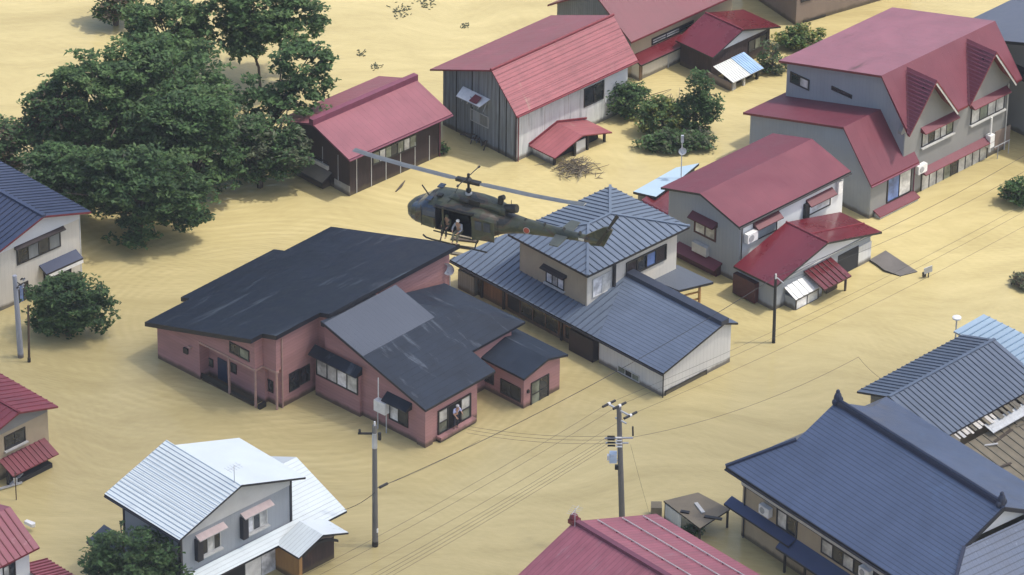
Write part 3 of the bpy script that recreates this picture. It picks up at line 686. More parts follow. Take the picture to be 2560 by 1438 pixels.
# ------------------------------------------------------------------ red-roofed house in the middle right with annexe
def red_house():
    F = Frame(14.06, .39, 44.76); L, W, he, hr, i = 10.35, 3.39, 4.34, 5.33, .25
    t = house('house', 'two storey pale grey house with a broad wine red roof and red hoods', 'house', F)
    prof = [(0, he), (W, hr), (2*W, he+.05)]
    mb = MB(); wall_u(mb, i+.2, L-.4, i, 2*W-.35, prof, .15, WHITEWALL); mb.build('wall', t)
    mb = MB(); wall_u(mb, i+.16, i+.198, i+.02, 2*W-.35, prof, .17, GREYSIDE, -1); mb.build('side_siding', t); xi = i+.16
    mb = MB(); roof_u(mb, 0, L, prof, .15, [RED_MAIN, RED_MAIN], BLACK); rf = mb.build('roof', t)
    r = pxrect(F, 'x', xi, (1737, 537), (1790, 606)); window(t, 'x', xi, r, 2, REDSHUT, [GLASS_C, GLASS_C], fw=.12)
    awning(t, 'x', xi, r[0]-.1, r[1]+.2, r[3]+.25, .5, .3, DARKRED, REDSHUT)
    mb = MB(); s1, z1 = F.onx(1698, 604, xi); s0, z0 = F.onx(1806, 657, xi); z = (z0+z1)/2
    mb.slab([wp('x', xi, s0, z, .004), wp('x', xi, s1, z, .004), wp('x', xi, s1, z-.3, .75), wp('x', xi, s0, z-.3, .75)], .12, RED_MAIN, REDSHUT); mb.build('pent_roof', t)
    mb = MB(); wbox(mb, 'x', xi, s0+.1, s1-.1, -1, z-.2, .004, .45, REDSHUT); mb.build('shutter_box', t)
    mb = MB(); r = pxrect(F, 'x', xi, (1738, 600), (1773, 640)); wbox(mb, 'x', xi, *r, .003, .3, FRAME_L); mb.build('wall_box', t)
    y = i
    r = pxrect(F, 'y', y, (1885, 566), (1941, 575)); window(t, 'y', y, r, 1, FRAME_D, [GREYSIDE], fw=.06)
    awning(t, 'y', y, r[0]-.1, r[1]+.1, r[3]+.3, .5, .32, DARKRED, REDSHUT)
    r = pxrect(F, 'y', y, (2017, 508), (2075, 512)); window(t, 'y', y, r, 1, FRAME_D, [GLASS_W], fw=.08)
    awning(t, 'y', y, r[0]-.1, r[1]+.1, r[3]+.28, .5, .32, DARKRED, REDSHUT)
    mb = MB(); wbox(mb, 'y', y, r[0]-.32, r[0]-.02, r[2], r[3]+.05, .003, .3, BLACK); mb.build('shutter_box', t)
    air_conditioner(F, 'y', y, 1870, 588, 'white air conditioner under the wine red eave beside a red hood', 1.1)
    mb = MB(); a, z = F.ony(2096, 464, y); wbox(mb, 'y', y, a-.25, a+.15, z-.45, z+.4, .003, .25, WHITEPNT); mb.build('wall_box', t)
    # annexe
    G = Frame(16.25, -3.08, 45.2); D, Wl, Wr, z0, z1, j = 3.52, 4.78, 5.18, 2.1, 3.35, .4
    p = house('house', 'single storey annexe with a shiny bright red gable roof facing the street', 'house annexe', G)
    pr = [(0, z0), (Wl, z1), (Wl+Wr, z0-.05)]
    mb = MB(); roof_v(mb, 0, D, pr, .14, [RED_GLOSS, RED_GLOSS], BLACK); rf = mb.build('roof', p)
    mb = MB(); mb.tube([(Wl, -.02, z1+.02), (Wl, D, z1+.02)], .07, RED_TRIM, 6); mb.ribs([(Wl, 0, z1), (Wl+Wr, 0, z0-.05), (Wl+Wr, D, z0-.05), (Wl, D, z1)], (1, 0, 0), 3.0, .09, .05, RED_TRIM, .5); mb.build('ridge_cap', rf)
    mb = MB(); wall_v(mb, j+.05, D-.05, .45, Wl+Wr-.55, pr, .14, GREYSIDE); mb.build('wall', p)
    mb = MB(); mb.prism([(1.0, j+.01, z0-.05), (Wl+Wr-1.1, j+.01, z0-.05), (Wl, j+.01, z1-.22)], (0, .03, 0), WHITEWALL); mb.build('gable_panel', p)
    mb = MB(); mb.bar((.6, j-.02, z0-.12), (Wl+Wr-.6, j-.02, z0-.12), .07, FRAME_L); mb.build('gable_rail', p)
    yy = j+.05
    r = pxrect(G, 'y', yy, (2095, 640), (2144, 652)); panel(p, 'doorway_shade', 'y', yy, (r[0], r[1], -.5, r[3]), ROOM_SHADE, .03)  # flat near-black panel painted as the shade inside the door
    r = pxrect(G, 'y', yy, (2146, 618), (2175, 648)); panel(p, 'wall_panel', 'y', yy, (r[0], r[1], -.5, r[3]), WHITESIDE, .05)
    s0, z = G.ony(2010, 672, yy); s1, _ = G.ony(2078, 632, yy)
    P = [wp('y', yy, s0, 1.75, .004), wp('y', yy, s1, 1.75, .004), wp('y', yy, s1, 1.15, 1.75), wp('y', yy, s0, 1.15, 1.75)]
    mb = MB(); mb.slab(P, .1, RED_GLOSS, REDSHUT); mb.ribs(P, (0, 1, .3), .42, .07, .05, REDSHUT); mb.build('porch_roof', p)
    mb = MB(); mb.box(s1-.25, yy-1.5, -1, s1-.12, yy-1.4, 1.05, DARKWOOD); mb.box(s1-1.3, yy-.9, -1, s1-.3, yy-.85, .9, DARKWOOD); mb.split('post', p)
    xs = .45; r = pxrect(G, 'x', xs, (1842, 690), (1896, 745)); panel(p, 'shutter', 'x', xs, (r[0], r[1], .1, 1.5), REDSHUT, .35)
    # white slatted entrance cover
    q0 = G.at(1942, 718, 1.35); q1 = G.at(1990, 750, .85); q2 = G.at(2066, 712, .85); q3 = G.at(2012, 700, 1.35)
    mb = MB(); a0, a1 = q1.x-.02, q2.x; b0 = q1.y; b1 = yy-.01
    P = [(a0, b0, .86), (a1, b0, .86), (a1, b1, 1.35), (a0, b1, 1.35)]
    mb.slab(P, .05, WHITEPNT, GREYPNT); mb.ribs(P, (0, 1, .3), .5, .16, .06, WHITEPNT, .4); mb.build('entrance_cover', p)
    mb = MB(); mb.box(a0+.1, b0+.15, -1, a1-.15, b1, .8, GREYSIDE); mb.build('entrance_wall', p)
    window(p, 'y', b0+.15, (a0+.15, a1-.5, -.05, .72), 2, FRAME_D, [GLASS_W, GLASS_C])
    # low pieces behind the house: pale blue flat roof and a red lean-to
    A = [at(1583, 479, 2.0), at(1690, 419, 2.0), at(1748, 408, 2.0), at(1690, 456, 2.0), at(1640, 492, 2.0)]
    A = [F.loc(P) for P in A]
    s_ = house('shed', 'low store with pale blue flat roof half hidden behind the wine red roof', 'shed', F)
    mb = MB(); mb.slab(A, .18, SKYBLUE, NAVY_E); mb.build('roof', s_)
    cx = sum((P for P in A), Vector())/len(A)
    mb = MB(); B = [cx+(P-cx)*.86 for P in A]; mb.prism([(P.x, P.y, -1) for P in B], (0, 0, 2.83), GREYWALL); mb.build('wall', s_)
    C = [F.loc(at(*q)) for q in ((1604, 499, 1.9), (1650, 468, 1.9), (1686, 474, 1.7), (1690, 545, 1.1), (1640, 540, 1.1))]
    mb = MB(); mb.slab(C, .1, RED_GLOSS, REDSHUT); mb.prism([(P.x*.98+.1, P.y*.98, -1) for P in C], (0, 0, 1.9), DARKWOOD); mb.build('lean_to_roof', s_)
red_house()
# ------------------------------------------------------------------ slate blue hipped house, centre
def hipped_house():
    F = Frame(9.13, -13.16, 44.5); W, W2, M_, K, he, he2, hr = 5.26, 1.22, 5.98, 7.87, 1.91, 2.79, 3.28; i = .3
    t = house('house', 'blue grey metal roofed house with a square hipped upper storey and a white front gable', 'house', F)
    s = (hr-he)/W; BC = 18.6
    def rz(a): return he+s*a
    # lower roof: lapped front part, seamed rear part
    mb = MB()
    A = [(0, 0, he), (W, 0, hr), (W, 8.3, hr), (0, 5.6, he)]
    mb.slab(A, .14, STEEL_LAP, BLACK)
    B = [(0, 5.605, he), (W, 8.305, hr), (W, 16.2, hr), (3.55, 17.4, rz(3.55)), (0, BC, he)]
    mb.slab(B, .14, STEEL, BLACK); mb.ribs(B, (1, 0, s), .46, .07, .05, STEEL_R)
    mb.slab([(W+.005, 0, hr), (W+W2, 0, he2), (W+W2, K+.6, he2), (W+.005, K+.6, hr)], .14, STEEL_LAP, BLACK)
    rf = mb.build('lower_roof', t)
    mb = MB(); mb.box(W-.3, -.03, hr-.1, W+.34, K+.2, hr+.22, STEEL_D); mb.build('ridge_cap', rf)
    pr = [(0, he), (W, hr), (W+W2, he2)]
    mb = MB(); wall_v(mb, i, 5.7, i, W+W2-.3, pr, .14, WHITESIDE); mb.build('front_wall', t)
    mb = MB(); mb.prism([(i+.25, 5.72, rz(i)-.13), (i+.25, BC-.4, rz(i)-.13), (i+.25, BC-.4, -2), (i+.25, 5.72, -2)], (5, 0, 0), BROWNWOOD)
    mb.box(i+.2, 5.71, -2, i+.24, 6.6, rz(i)-.15, BEIGE_D); mb.build('rear_wall', t)
    x = i+.25
    window(t, 'x', x, (6.9, 8.9, .25, 1.25), 3, BROWNWOOD, [GLASS, ROOM_SHADE, GLASS]); window(t, 'x', x, (9.4, 14.0, .2, 1.35), 4, BROWNWOOD, [ROOM_SHADE, GLASS, GLASS, GLASS])
    mb = MB()
    for b in (9.15, 14.25, 16.2): mb.box(x-.12, b-.08, -1, x-.003, b+.08, rz(i)-.16, BLACK)
    mb.split('post', t)
    r = pxrect(F, 'x', x, (1411, 812), (1466, 872)); panel(t, 'shutter_box', 'x', x, (5.95, 8.0, -.5, 1.5), DARKSHUT, .55)
    r = pxrect(F, 'x', i, (1545, 921), (1599, 963)); window(t, 'x', i, (r[0], r[1], .12, max(.6, r[3]-.1)), 3, FRAME_L, [GLASS_G, GLASS], fw=.05)
    r = pxrect(F, 'y', i, (1662, 962), (1766, 932)); window(t, 'y', i, (r[0], r[1], -.4, .33), 1, FRAME_D, [GREYCORR], fw=.07, name='garage_shutter')
    mb = MB(); mb.box(.55, BC-2.3, -1, .7, BC-.3, rz(.5)-.2, GREYCORR); mb.box(.2, BC-2.0, -1, .55, BC-.55, 1.35, GREYCORR); mb.build('side_box', t)
    # hipped upper storey
    G = Frame(4.58, -6.9, 44.2); L, Wd, e, r_, j = 8.9, 7.0, 4.95, 5.72, .55
    g = lambda a, b, z: F.loc(G.o+G.u*a+G.v*b+Vector((0, 0, z)))
    mb = MB(); T = .16; h = Wd/2
    N, E_, X, Lf = g(0, 0, e), g(L, 0, e), g(L, Wd, e), g(0, Wd, e); R0, R1 = g(h, h, r_), g(L-h, h, r_)
    dv = lambda P: Vector((0, 0, T))
    for P in ([N, E_, R1, R0], [E_, X, R1], [X, Lf, R0, R1], [Lf, N, R0]):
        mb.poly(P, STEEL)
        for a, b in zip(P[:2], P[1:2]): mb.poly([a-dv(0), b-dv(0), b, a], BLACK)
    mb.poly([Lf-dv(0), X-dv(0), E_-dv(0), N-dv(0)], BLACK)
    mb.ribs([N, E_, R1, R0], g(0, 1, 0)-g(0, 0, 0), .46, .075, .055, STEEL_R); mb.ribs([X, Lf, R0, R1], g(0, 1, 0)-g(0, 0, 0), .46, .075, .055, STEEL_R)
    mb.ribs([Lf, N, R0], g(1, 0, 0)-g(0, 0, 0), .46, .075, .055, STEEL_R); mb.ribs([E_, X, R1], g(1, 0, 0)-g(0, 0, 0), .46, .075, .055, STEEL_R)
    rf = mb.build('roof', t)
    mb = MB()
    for a, b in ((N, R0), (Lf, R0), (E_, R1), (X, R1), (R0, R1)): mb.bar(a+Vector((0, 0, .05)), b+Vector((0, 0, .05)), .17, STEEL, .09)
    mb.build('ridge_cap', rf)
    u = g(1, 0, 0)-g(0, 0, 0); v = g(0, 1, 0)-g(0, 0, 0)
    mb = MB(); mb.prism([g(j, j, .3), g(L-j, j, .3), g(L-j, Wd-j, .3), g(j, Wd-j, .3)], (0, 0, e-.1-.3), CREAM); mb.build('upper_wall', t)
    mb = MB(); mb.prism([g(j-.03, j+.03, .3), g(j-.002, j+.03, .3), g(j-.002, Wd-j, .3), g(j-.03, Wd-j, .3)], (0, 0, e-.13-.3), BEIGE); mb.build('upper_wall_shade_skin', t)  # beige skin paints the shade and muddy water bounce on this side
    up = bpy.data.objects.new('upper_storey', None); COL.objects.link(up); up.parent = t
    d = G.o-F.o; up.location = (d.dot(F.u), d.dot(F.v), 0); up.rotation_euler = (0, 0, G.th-F.th)
    r = pxrect(G, 'x', j-.03, (1366, 668), (1411, 722)); r = (r[0], r[1], r[2]-.15, r[3]-.02)
    window(up, 'x', j-.03, r, 3, FRAME_D, [GLASS_W, GLASS_C, GLASS_W], rows=1, sill=FRAME_L); awning(up, 'x', j-.03, r[0]-.2, r[1]+.25, r[3]+.2, .38, .16, DARKSHUT, BLACK)
    r = pxrect(G, 'y', j, (1481, 698), (1528, 722)); window(up, 'y', j, r, 2, FRAME_L, [GLASS_W, GLASS_C], fw=.06)
    mb = MB(); wbox(mb, 'y', j, r[1]+.06, r[1]+.2, r[2]-.1, e-.35, .003, .2, FRAME_D); mb.build('downpipe', up)
    r = pxrect(G, 'y', j, (1565, 657), (1664, 647)); window(up, 'y', j, r, 4, FRAME_D, [DARKSHUT, GLASS, GLASS_BLUE, DARKSHUT], fw=.1, dep=.1)
    # flat terrace roof on the street side
    A = [F.loc(at(*q)) for q in ((1596, 686, 1.9), (1694, 662, 1.9), (1784, 705, 1.9), (1697, 726, 1.9))]
    mb = MB(); mb.slab(A, .16, STEEL_D if False else PANEL, NAVY_E); mb.build('terrace_roof', t)
    mb = MB(); c = A[2].lerp(A[3], .5)
    for q in (.2, .8):
        P = A[3].lerp(A[2], q); mb.box(P.x-.4, P.y+.2, -1, P.x-.28, P.y+.32, 1.75, ORANGEWOOD)
    P = A[3].lerp(A[2], .1); Q = A[3].lerp(A[2], .85)
    for z in (.3, .8, 1.3): mb.bar((P.x-.4, P.y+.35, z), (Q.x-.4, Q.y+.35, z), .09, ORANGEWOOD)
    mb.build('wood_screen', t)
    # vent and meter on the street corner
    mb = MB(); mb.box(W+W2-.32, .5, .9, W+W2-.1, .8, 1.4, FRAME_L); mb.build('meter_box', t)
hipped_house()

# ------------------------------------------------------------------ pink brick house, left centre
def brick_house():
    F = Frame(-15.43, -15.28, 48.0)
    t = house('house', 'pink brick house with a large dark mono pitch roof and a stepped roof edge', 'house', F)
    h, s = 5.18, .28
    nrm = Vector((0, s, 1)).normalized(); p0 = (0, 0, h)
    px = [(627, 849), (648, 833), (694, 838), (802, 782), (816, 789), (1151, 611), (842, 559), (713, 627), (681, 625), (457, 744), (465, 752), (373, 807)]
    P = [F.onplane(x, y, p0, nrm) for x, y in px]
    # square the outline to the house axes
    P[1].x = P[1].x; P[2].x = P[1].x; P[3].y = P[2].y; P[4].x = P[3].x; P[5].y = P[4].y; P[6].x = P[5].x; P[7].y = P[6].y; P[8].x = P[7].x; P[9].y = P[8].y; P[10].x = P[9].x; P[11].y = P[10].y
    P[11].x = P[0].x; P[1].y = P[0].y
    for q in P: q.z = h - s*q.y
    mb = MB(); mb.slab(P, .3, NAVY, NAVY_E); mb.build('roof', t)
    yf = P[2].y   # front edge of the corner block (most negative)
    xa = P[0].x+.55; xb = P[2].x+.3; xc = P[4].x
    ya, yc = P[0].y+.25, P[2].y+.35; ycc = P[4].y+.45
    xr = P[5].x-.45; yl = P[11].y-.5; xm = P[9].x+.5
    zr = lambda y: h-s*y-.3+.02
    def block(x0, x1, y0, y1, zb=-2.0, m=PINK, mbx=None):
        Q = [(x0, y0, zb), (x0, y1, zb), (x0, y1, zr(y1)), (x0, y0, zr(y0))]
        mbx.prism([Vector(q) for q in Q], (x1-x0, 0, 0), m)
    bl = F.at(498, 951, 0).y      # where the porch recess starts
    mb = MB()
    block(xa, xa+3.2, bl, yl, mbx=mb)                     # left closed part
    block(xa+.8, xr, ya+.02, yl, mbx=mb)                 # body
    block(xb+.4, xc+.3, yc, ya+.3, mbx=mb)               # front corner, ground floor
    block(xc+.2, xr-.01, ycc, ya+.3, mbx=mb)
    mb.build('wall', t)
    zb_ = F.onx(640, 925, xa)[1]
    mb = MB()
    Q = [(xa, ya, zb_), (xa, bl, zb_), (xa, bl, zr(bl)), (xa, ya, zr(ya))]
    mb.prism([Vector(q) for q in Q], (.79, 0, 0), PINK)
    Q = [(xb, yc-.01, zb_), (xb, ya-.01, zb_), (xb, ya-.01, zr(ya)), (xb, yc-.01, zr(yc))]
    mb.prism([Vector(q) for q in Q], (.39, 0, 0), PINK)
    mb.build('upper_wall', t)
    mb = MB(); mb.box(xa-.04, ya-.04, zb_-.14, xa+.2, bl, zb_-.003, PINK_TRIM); mb.box(xb-.04, yc-.05, zb_-.14, xb+.2, ya-.045, zb_-.003, PINK_TRIM); mb.box(xa+.201, ya-.04, zb_-.14, xb-.045, ya+.1, zb_-.003, PINK_TRIM); mb.build('porch_beam', t)
    mb = MB()
    yp = F.onx(572, 900, xa+.1)[0]
    for x, y in ((xa+.1, ya+.1), (xa+.1, yp), (xb+.1, yc+.08)): mb.box(x-.055, y-.055, -1.5, x+.055, y+.055, zb_-.143, PINK_TRIM)
    mb.split('porch_post', t)
    mb = MB(); mb.box(xa+.05, ya+.3, -1, xa+.78, bl-.1, .06, DARKWOOD)
    mb.box(xa+.06, ya+.25, .121, xa+.10, yp-.2, .35, BLACK); mb.box(xa+.06, yp+.15, .121, xa+.10, bl-.05, .5, BLACK); mb.box(xa+.05, ya-.3, -1, xa+.6, ya-.1, .3, BLACK); mb.build('porch_deck', t)
    xi = xa+.8
    window(t, 'x', xa, pxrect(F, 'x', xa, (574, 853), (624, 905)), 2, FRAME_D, [GLASS, GLASS_G], fw=.08)
    r = pxrect(F, 'x', xi, (503, 884), (534, 919)); window(t, 'x', xi, r, 1, FRAME_D, [GLASS_G], fw=.06)
    r = pxrect(F, 'x', xi, (545, 893), (569, 955))
    d = panel(t, 'door', 'x', xi, (r[0], r[1], .1, r[3]), plain('dark_blue_door', (.02, .035, .08), .4), .05)
    r = pxrect(F, 'x', xi, (577, 905), (592, 936)); window(t, 'x', xi, r, 1, FRAME_D, [GLASS], fw=.05)
    x2 = xb+.4
    for q in (((634, 928), (651, 965)), ((657, 940), (684, 983))):
        window(t, 'x', x2, pxrect(F, 'x', x2, *q), 1, FRAME_D, [GLASS], fw=.07)
    for q in (((722, 935), (748, 967)), ((749, 922), (774, 950))): window(t, 'y', yc, pxrect(F, 'y', yc, *q), 1, FRAME_D, [GLASS], fw=.06)
    a, z = F.onx(466, 874, xa)[0], F.onx(466, 874, xa)[1]
    mb = MB(); wbox(mb, 'x', xa, a-.18, a+.18, z-.25, z+.12, .003, .12, BLACK); wbox(mb, 'x', xa, a-.5, a-.25, z+.3, z+.42, .003, .15, PINK_TRIM); mb.build('wall_lamp', t)
    mb = MB(); mb.tube([(xb+.45, yc-.06, -1), (xb+.45, yc-.06, zr(yc)-.25)], .045, PINK_TRIM, 6); mb.build('downpipe', t)

    # ---- the wing in front: plane of its roof
    E0 = F.at(1063.8, 1025.5, 2.88); sw = .30
    nw = Vector((0, -sw, 1)).normalized()
    pp = lambda x, y: F.onplane(x, y, E0, nw)
    A, B, Cc, D, T, Z = pp(1063.8, 1025.5), pp(1239, 927), pp(1185.6, 875), pp(1312.5, 803.5), pp(1040, 752), pp(806, 792)
    B.y = A.y; Cc.x = B.x-.35; D.y = Cc.y; Z.x = A.x
    ytop = P[4].y+.12
    for q in (A, B, Cc, D, T, Z): q.z = E0.z+sw*(q.y-E0.y)
    top = Vector((A.x, ytop, E0.z+sw*(ytop-E0.y)))
    hx = T.x; topr = Vector((max(hx, A.x+3), ytop, top.z)); 
    # hip line from D up to the high wall
    sh = .30
    kk = (D.x-0)
    # hip direction in plan where both planes meet
    def hip(y): return D.x - (y-D.y)*sw/sh
    yh = min(ytop, D.y+6); H_ = Vector((hip(yh), yh, E0.z+sw*(yh-E0.y)))
    w_ = house('house', 'brick wing with a worn dark roof, a grey roof patch and a glass door', 'house wing', F)
    mb = MB(); plane = [A, B, Vector((B.x, Cc.y, Cc.z)), D, H_, Vector((A.x, ytop, top.z))]
    mb.slab(plane, .16, NAVY_W, NAVY_E)
    B2 = Vector((D.x, ytop-.02, D.z)); tri = [D+Vector((.004, 0, 0)), B2+Vector((.004, 0, 0)), H_+Vector((.004, 0, 0))]
    mb.slab(tri, .16, NAVY_W, NAVY_E); rf = mb.build('roof', w_)
    q = [pp(817, 799), pp(984, 711), pp(1088, 792), pp(921, 886)]
    x0 = A.x+.02; x1 = q[1].x*.5+q[2].x*.5; y0 = (q[2].y+q[3].y)/2
    fl = MB(); fl.box(A.x+.02, ytop-.24, top.z-.35, H_.x-.2, ytop-.005, zr(ytop)-.02, NAVY_E); fl.build('flashing', w_)
    pl = lambda x, y, o=.03: Vector((x, y, E0.z+sw*(y-E0.y)+o))
    mb = MB(); mb.slab([pl(x0, y0), pl(x1, y0), pl(x1, ytop-.25), pl(x0, ytop-.25)], .028, PANEL, PANEL); mb.build('roof_patch', rf)
    # walls
    g = .35; xw, yw = A.x+g, A.y+g; xe = F.at(1202, 1049, 0).x
    pf = [(A.y, A.z), (ytop, top.z)]
    mb = MB(); wall_u(mb, xw, xe, yw, ytop-.01, pf, .16, PINK)
    mb.box(xe-.01, Cc.y+.3, -2, D.x-.9, ycc-.02, Cc.z-.25, PINK); mb.box(xw-.1, yw-.1, -2, xw+.55, yw+.6, zprof(pf, yw)-.12, PINK); mb.build('wall', w_)
    # bay window and hood on the left gable wall
    r = pxrect(F, 'x', xw-.25, (791, 910), (896, 1000)); zt = F.onx(840, 905, xw-.25)[1]
    r = (r[0], r[1], zt-1.55, zt-.1)
    mb = MB(); wbox(mb, 'x', xw, r[0]-.1, r[1]+.1, -2, r[3]+.15, .003, .25, PINK); mb.build('bay', w_)
    window(w_, 'x', xw-.25, r, 4, FRAME_D, [GLASS_C, GLASS_C, GLASS_W, GLASS_C], fw=.09)
    awning(w_, 'x', xw-.25, r[0]-.35, r[1]+.1, r[3]+.62, .6, .45, NAVY, NAVY_E)
    r = pxrect(F, 'x', xw, (973, 998), (1021, 1066)); zt = F.onx(985, 1000, xw)[1]; r = (r[0], r[1], zt-1.45, zt-.15)
    window(w_, 'x', xw, r, 2, FRAME_D, [GLASS_W, GLASS], fw=.1)
    awning(w_, 'x', xw, r[0]-.3, r[1]+.15, r[3]+.55, .55, .4, NAVY, NAVY_E)
    # glass door on the street end: flat near-black sheet painted as the shade of the room
    r = pxrect(F, 'y', yw, (1096, 1016), (1173, 1056)); s0, s1, z0, z1 = r; z0 = .45; 
    z1 = F.ony(1175, 985, yw)[1]
    mb = MB(); wbox(mb, 'y', yw, s0-.08, s1+.08, z1, z1+.08, .003, .1, FRAME_D); wbox(mb, 'y', yw, s0-.08, s1+.08, z0-.08, z0, .003, .1, FRAME_D)
    wbox(mb, 'y', yw, s0-.08, s0, z0, z1, .004, .1, FRAME_D); wbox(mb, 'y', yw, s1, s1+.08, z0, z1, .004, .1, FRAME_D)
    wd = (s1-s0)
    for a, b in ((s0, s0+wd*.29), (s1-wd*.29, s1)):
        wbox(mb, 'y', yw, a, b, z0+.62, z0+.70, .02, .07, FRAME_D)
    wbox(mb, 'y', yw, s0+wd*.27, s0+wd*.31, z0, z1, .005, .075, FRAME_D); wbox(mb, 'y', yw, s1-wd*.31, s1-wd*.27, z0, z1, .005, .075, FRAME_D)
    dr = mb.build('sliding_door', w_)
    mb = MB()
    for a, b in ((s0, s0+wd*.27), (s1-wd*.27, s1)):
        mb.poly([wp('y', yw, a, z0, .03), wp('y', yw, b, z0, .03), wp('y', yw, b, z0+.62, .03), wp('y', yw, a, z0+.62, .03)], GLASS_G)
        mb.poly([wp('y', yw, a, z0+.7, .03), wp('y', yw, b, z0+.7, .03), wp('y', yw, b, z1, .03), wp('y', yw, a, z1, .03)], GLASS_C)
    mb.split('pane', dr)
    mb = MB(); mb.poly([wp('y', yw, s0+wd*.31, z0, .006), wp('y', yw, s1-wd*.31, z0, .006), wp('y', yw, s1-wd*.31, z1, .006), wp('y', yw, s0+wd*.31, z1, .006)], ROOM_SHADE); mb.build('opening_shade', w_)  # sheet lies on the wall, its blackness painted for the room's shade
    mb = MB(); wbox(mb, 'y', yw, s0-.2, s1+.2, .12, .36, .003, .42, PINK); wbox(mb, 'y', yw, s0-.2, s1+.2, -1, .12, .003, .34, BLACK); mb.build('door_step', w_)
    brick_house.door = (F, s0+wd*.46, yw-.24, z0)
    # ---- entrance annexe
    G = Frame(.79, -14.8, 46.7); Wl, Wr, Lg, e, er, j = 2.1, 1.75, 4.6, 2.4, 2.9, .35
    n_ = house('house', 'small brick entrance annexe with a dark gable roof beside the brick wing', 'house annexe', G)
    pr = [(0, e), (Wl, er), (Wl+Wr, e+.05)]
    mb = MB(); roof_v(mb, 0, Lg+1.2, pr, .14, [NAVY_W, NAVY_W], NAVY_E); mb.build('roof', n_)
    mb = MB(); wall_v(mb, j, Lg, j, Wl+Wr-j, pr, .14, PINK); mb.build('wall', n_)
    r = pxrect(G, 'x', j, (1252, 948), (1302, 996)); window(n_, 'x', j, (r[0], r[1], .35, 1.35), 2, FRAME_D, [GLASS], fw=.08)
    r = pxrect(G, 'x', j, (1206, 930), (1235, 965)); window(n_, 'x', j, (r[0], r[1], .6, 1.5), 1, FRAME_D, [GLASS], fw=.06)
    r = pxrect(G, 'y', j, (1327, 955), (1371, 985)); z1 = F.ony(1371, 940, 0)[1]
    window(n_, 'y', j, (r[0], r[1], -.2, 1.55), 2, FRAME_D, [GLASS_G, GLASS], rows=2, fw=.08, name='door')
    mb = MB(); wbox(mb, 'y', j, .62, .76, 1.0, 1.2, .003, .12, BLACK); mb.build('wall_lamp', n_)
    # things against the wing
    c = F.onx(955, 1016, xw-.4); P = F.o+F.u*(xw-.45)+F.v*c[0]
    b = thing('water_tank', 'white box on legs with a mast, against the brick wing wall', 'outdoor box', (P.x, P.y, 0), F.th)
    mb = MB(); mb.box(-.2, -.45, c[1]-.35, .2, .45, c[1]+.4, WHITEPNT); mb.build('case', b)
    mb = MB(); mb.tube([(0, -.4, -1.5), (0, -.4, c[1]-.35)], .04, METAL_L, 6); mb.tube([(0, .3, -1.5), (0, .3, c[1]-.35)], .04, METAL_L, 6); mb.split('leg', b)
    mb = MB(); mb.tube([(0, .25, c[1]+.4), (0, .25, c[1]+1.9)], .035, WHITEPNT, 6); mb.build('mast', b)
    # satellite dish by the back corner
    P = at(1124, 668, 4.2)
    ds = thing('satellite_dish', 'white satellite dish at the back corner of the pink brick house', 'satellite dish', (P.x, P.y, 0), R(-20), 'satellite dishes')
    dish(ds, 4.2, .42, 2.2)
def dish(par, z, r, zb):
    mb = MB(); n = 16; k = []
    for i in range(4):
        rr = r*i/3; yy = -.18+(.18*(rr/r)**2)*-1+.18
        k.append([Vector((rr*math.cos(2*math.pi*j/n), yy*1.0-.12*(rr/r)**2, rr*math.sin(2*math.pi*j/n)+z)) for j in range(n)])
    for i in range(3):
        for j in range(n):
            q = (j+1) % n; mb.poly([k[i][j], k[i][q], k[i+1][q], k[i+1][j]], WHITEPNT); mb.poly([p+Vector((0, .02, 0)) for p in (k[i+1][j], k[i+1][q], k[i][q], k[i][j])], WHITEPNT)
    mb.build('reflector', par)
    mb = MB(); mb.tube([(0, .06, z), (0, .06, zb)], .035, METAL_L, 6); mb.bar((0, -.05, z-r), (0, -.45, z-.1), .03, GREYPNT); mb.build('mast', par)
brick_house()

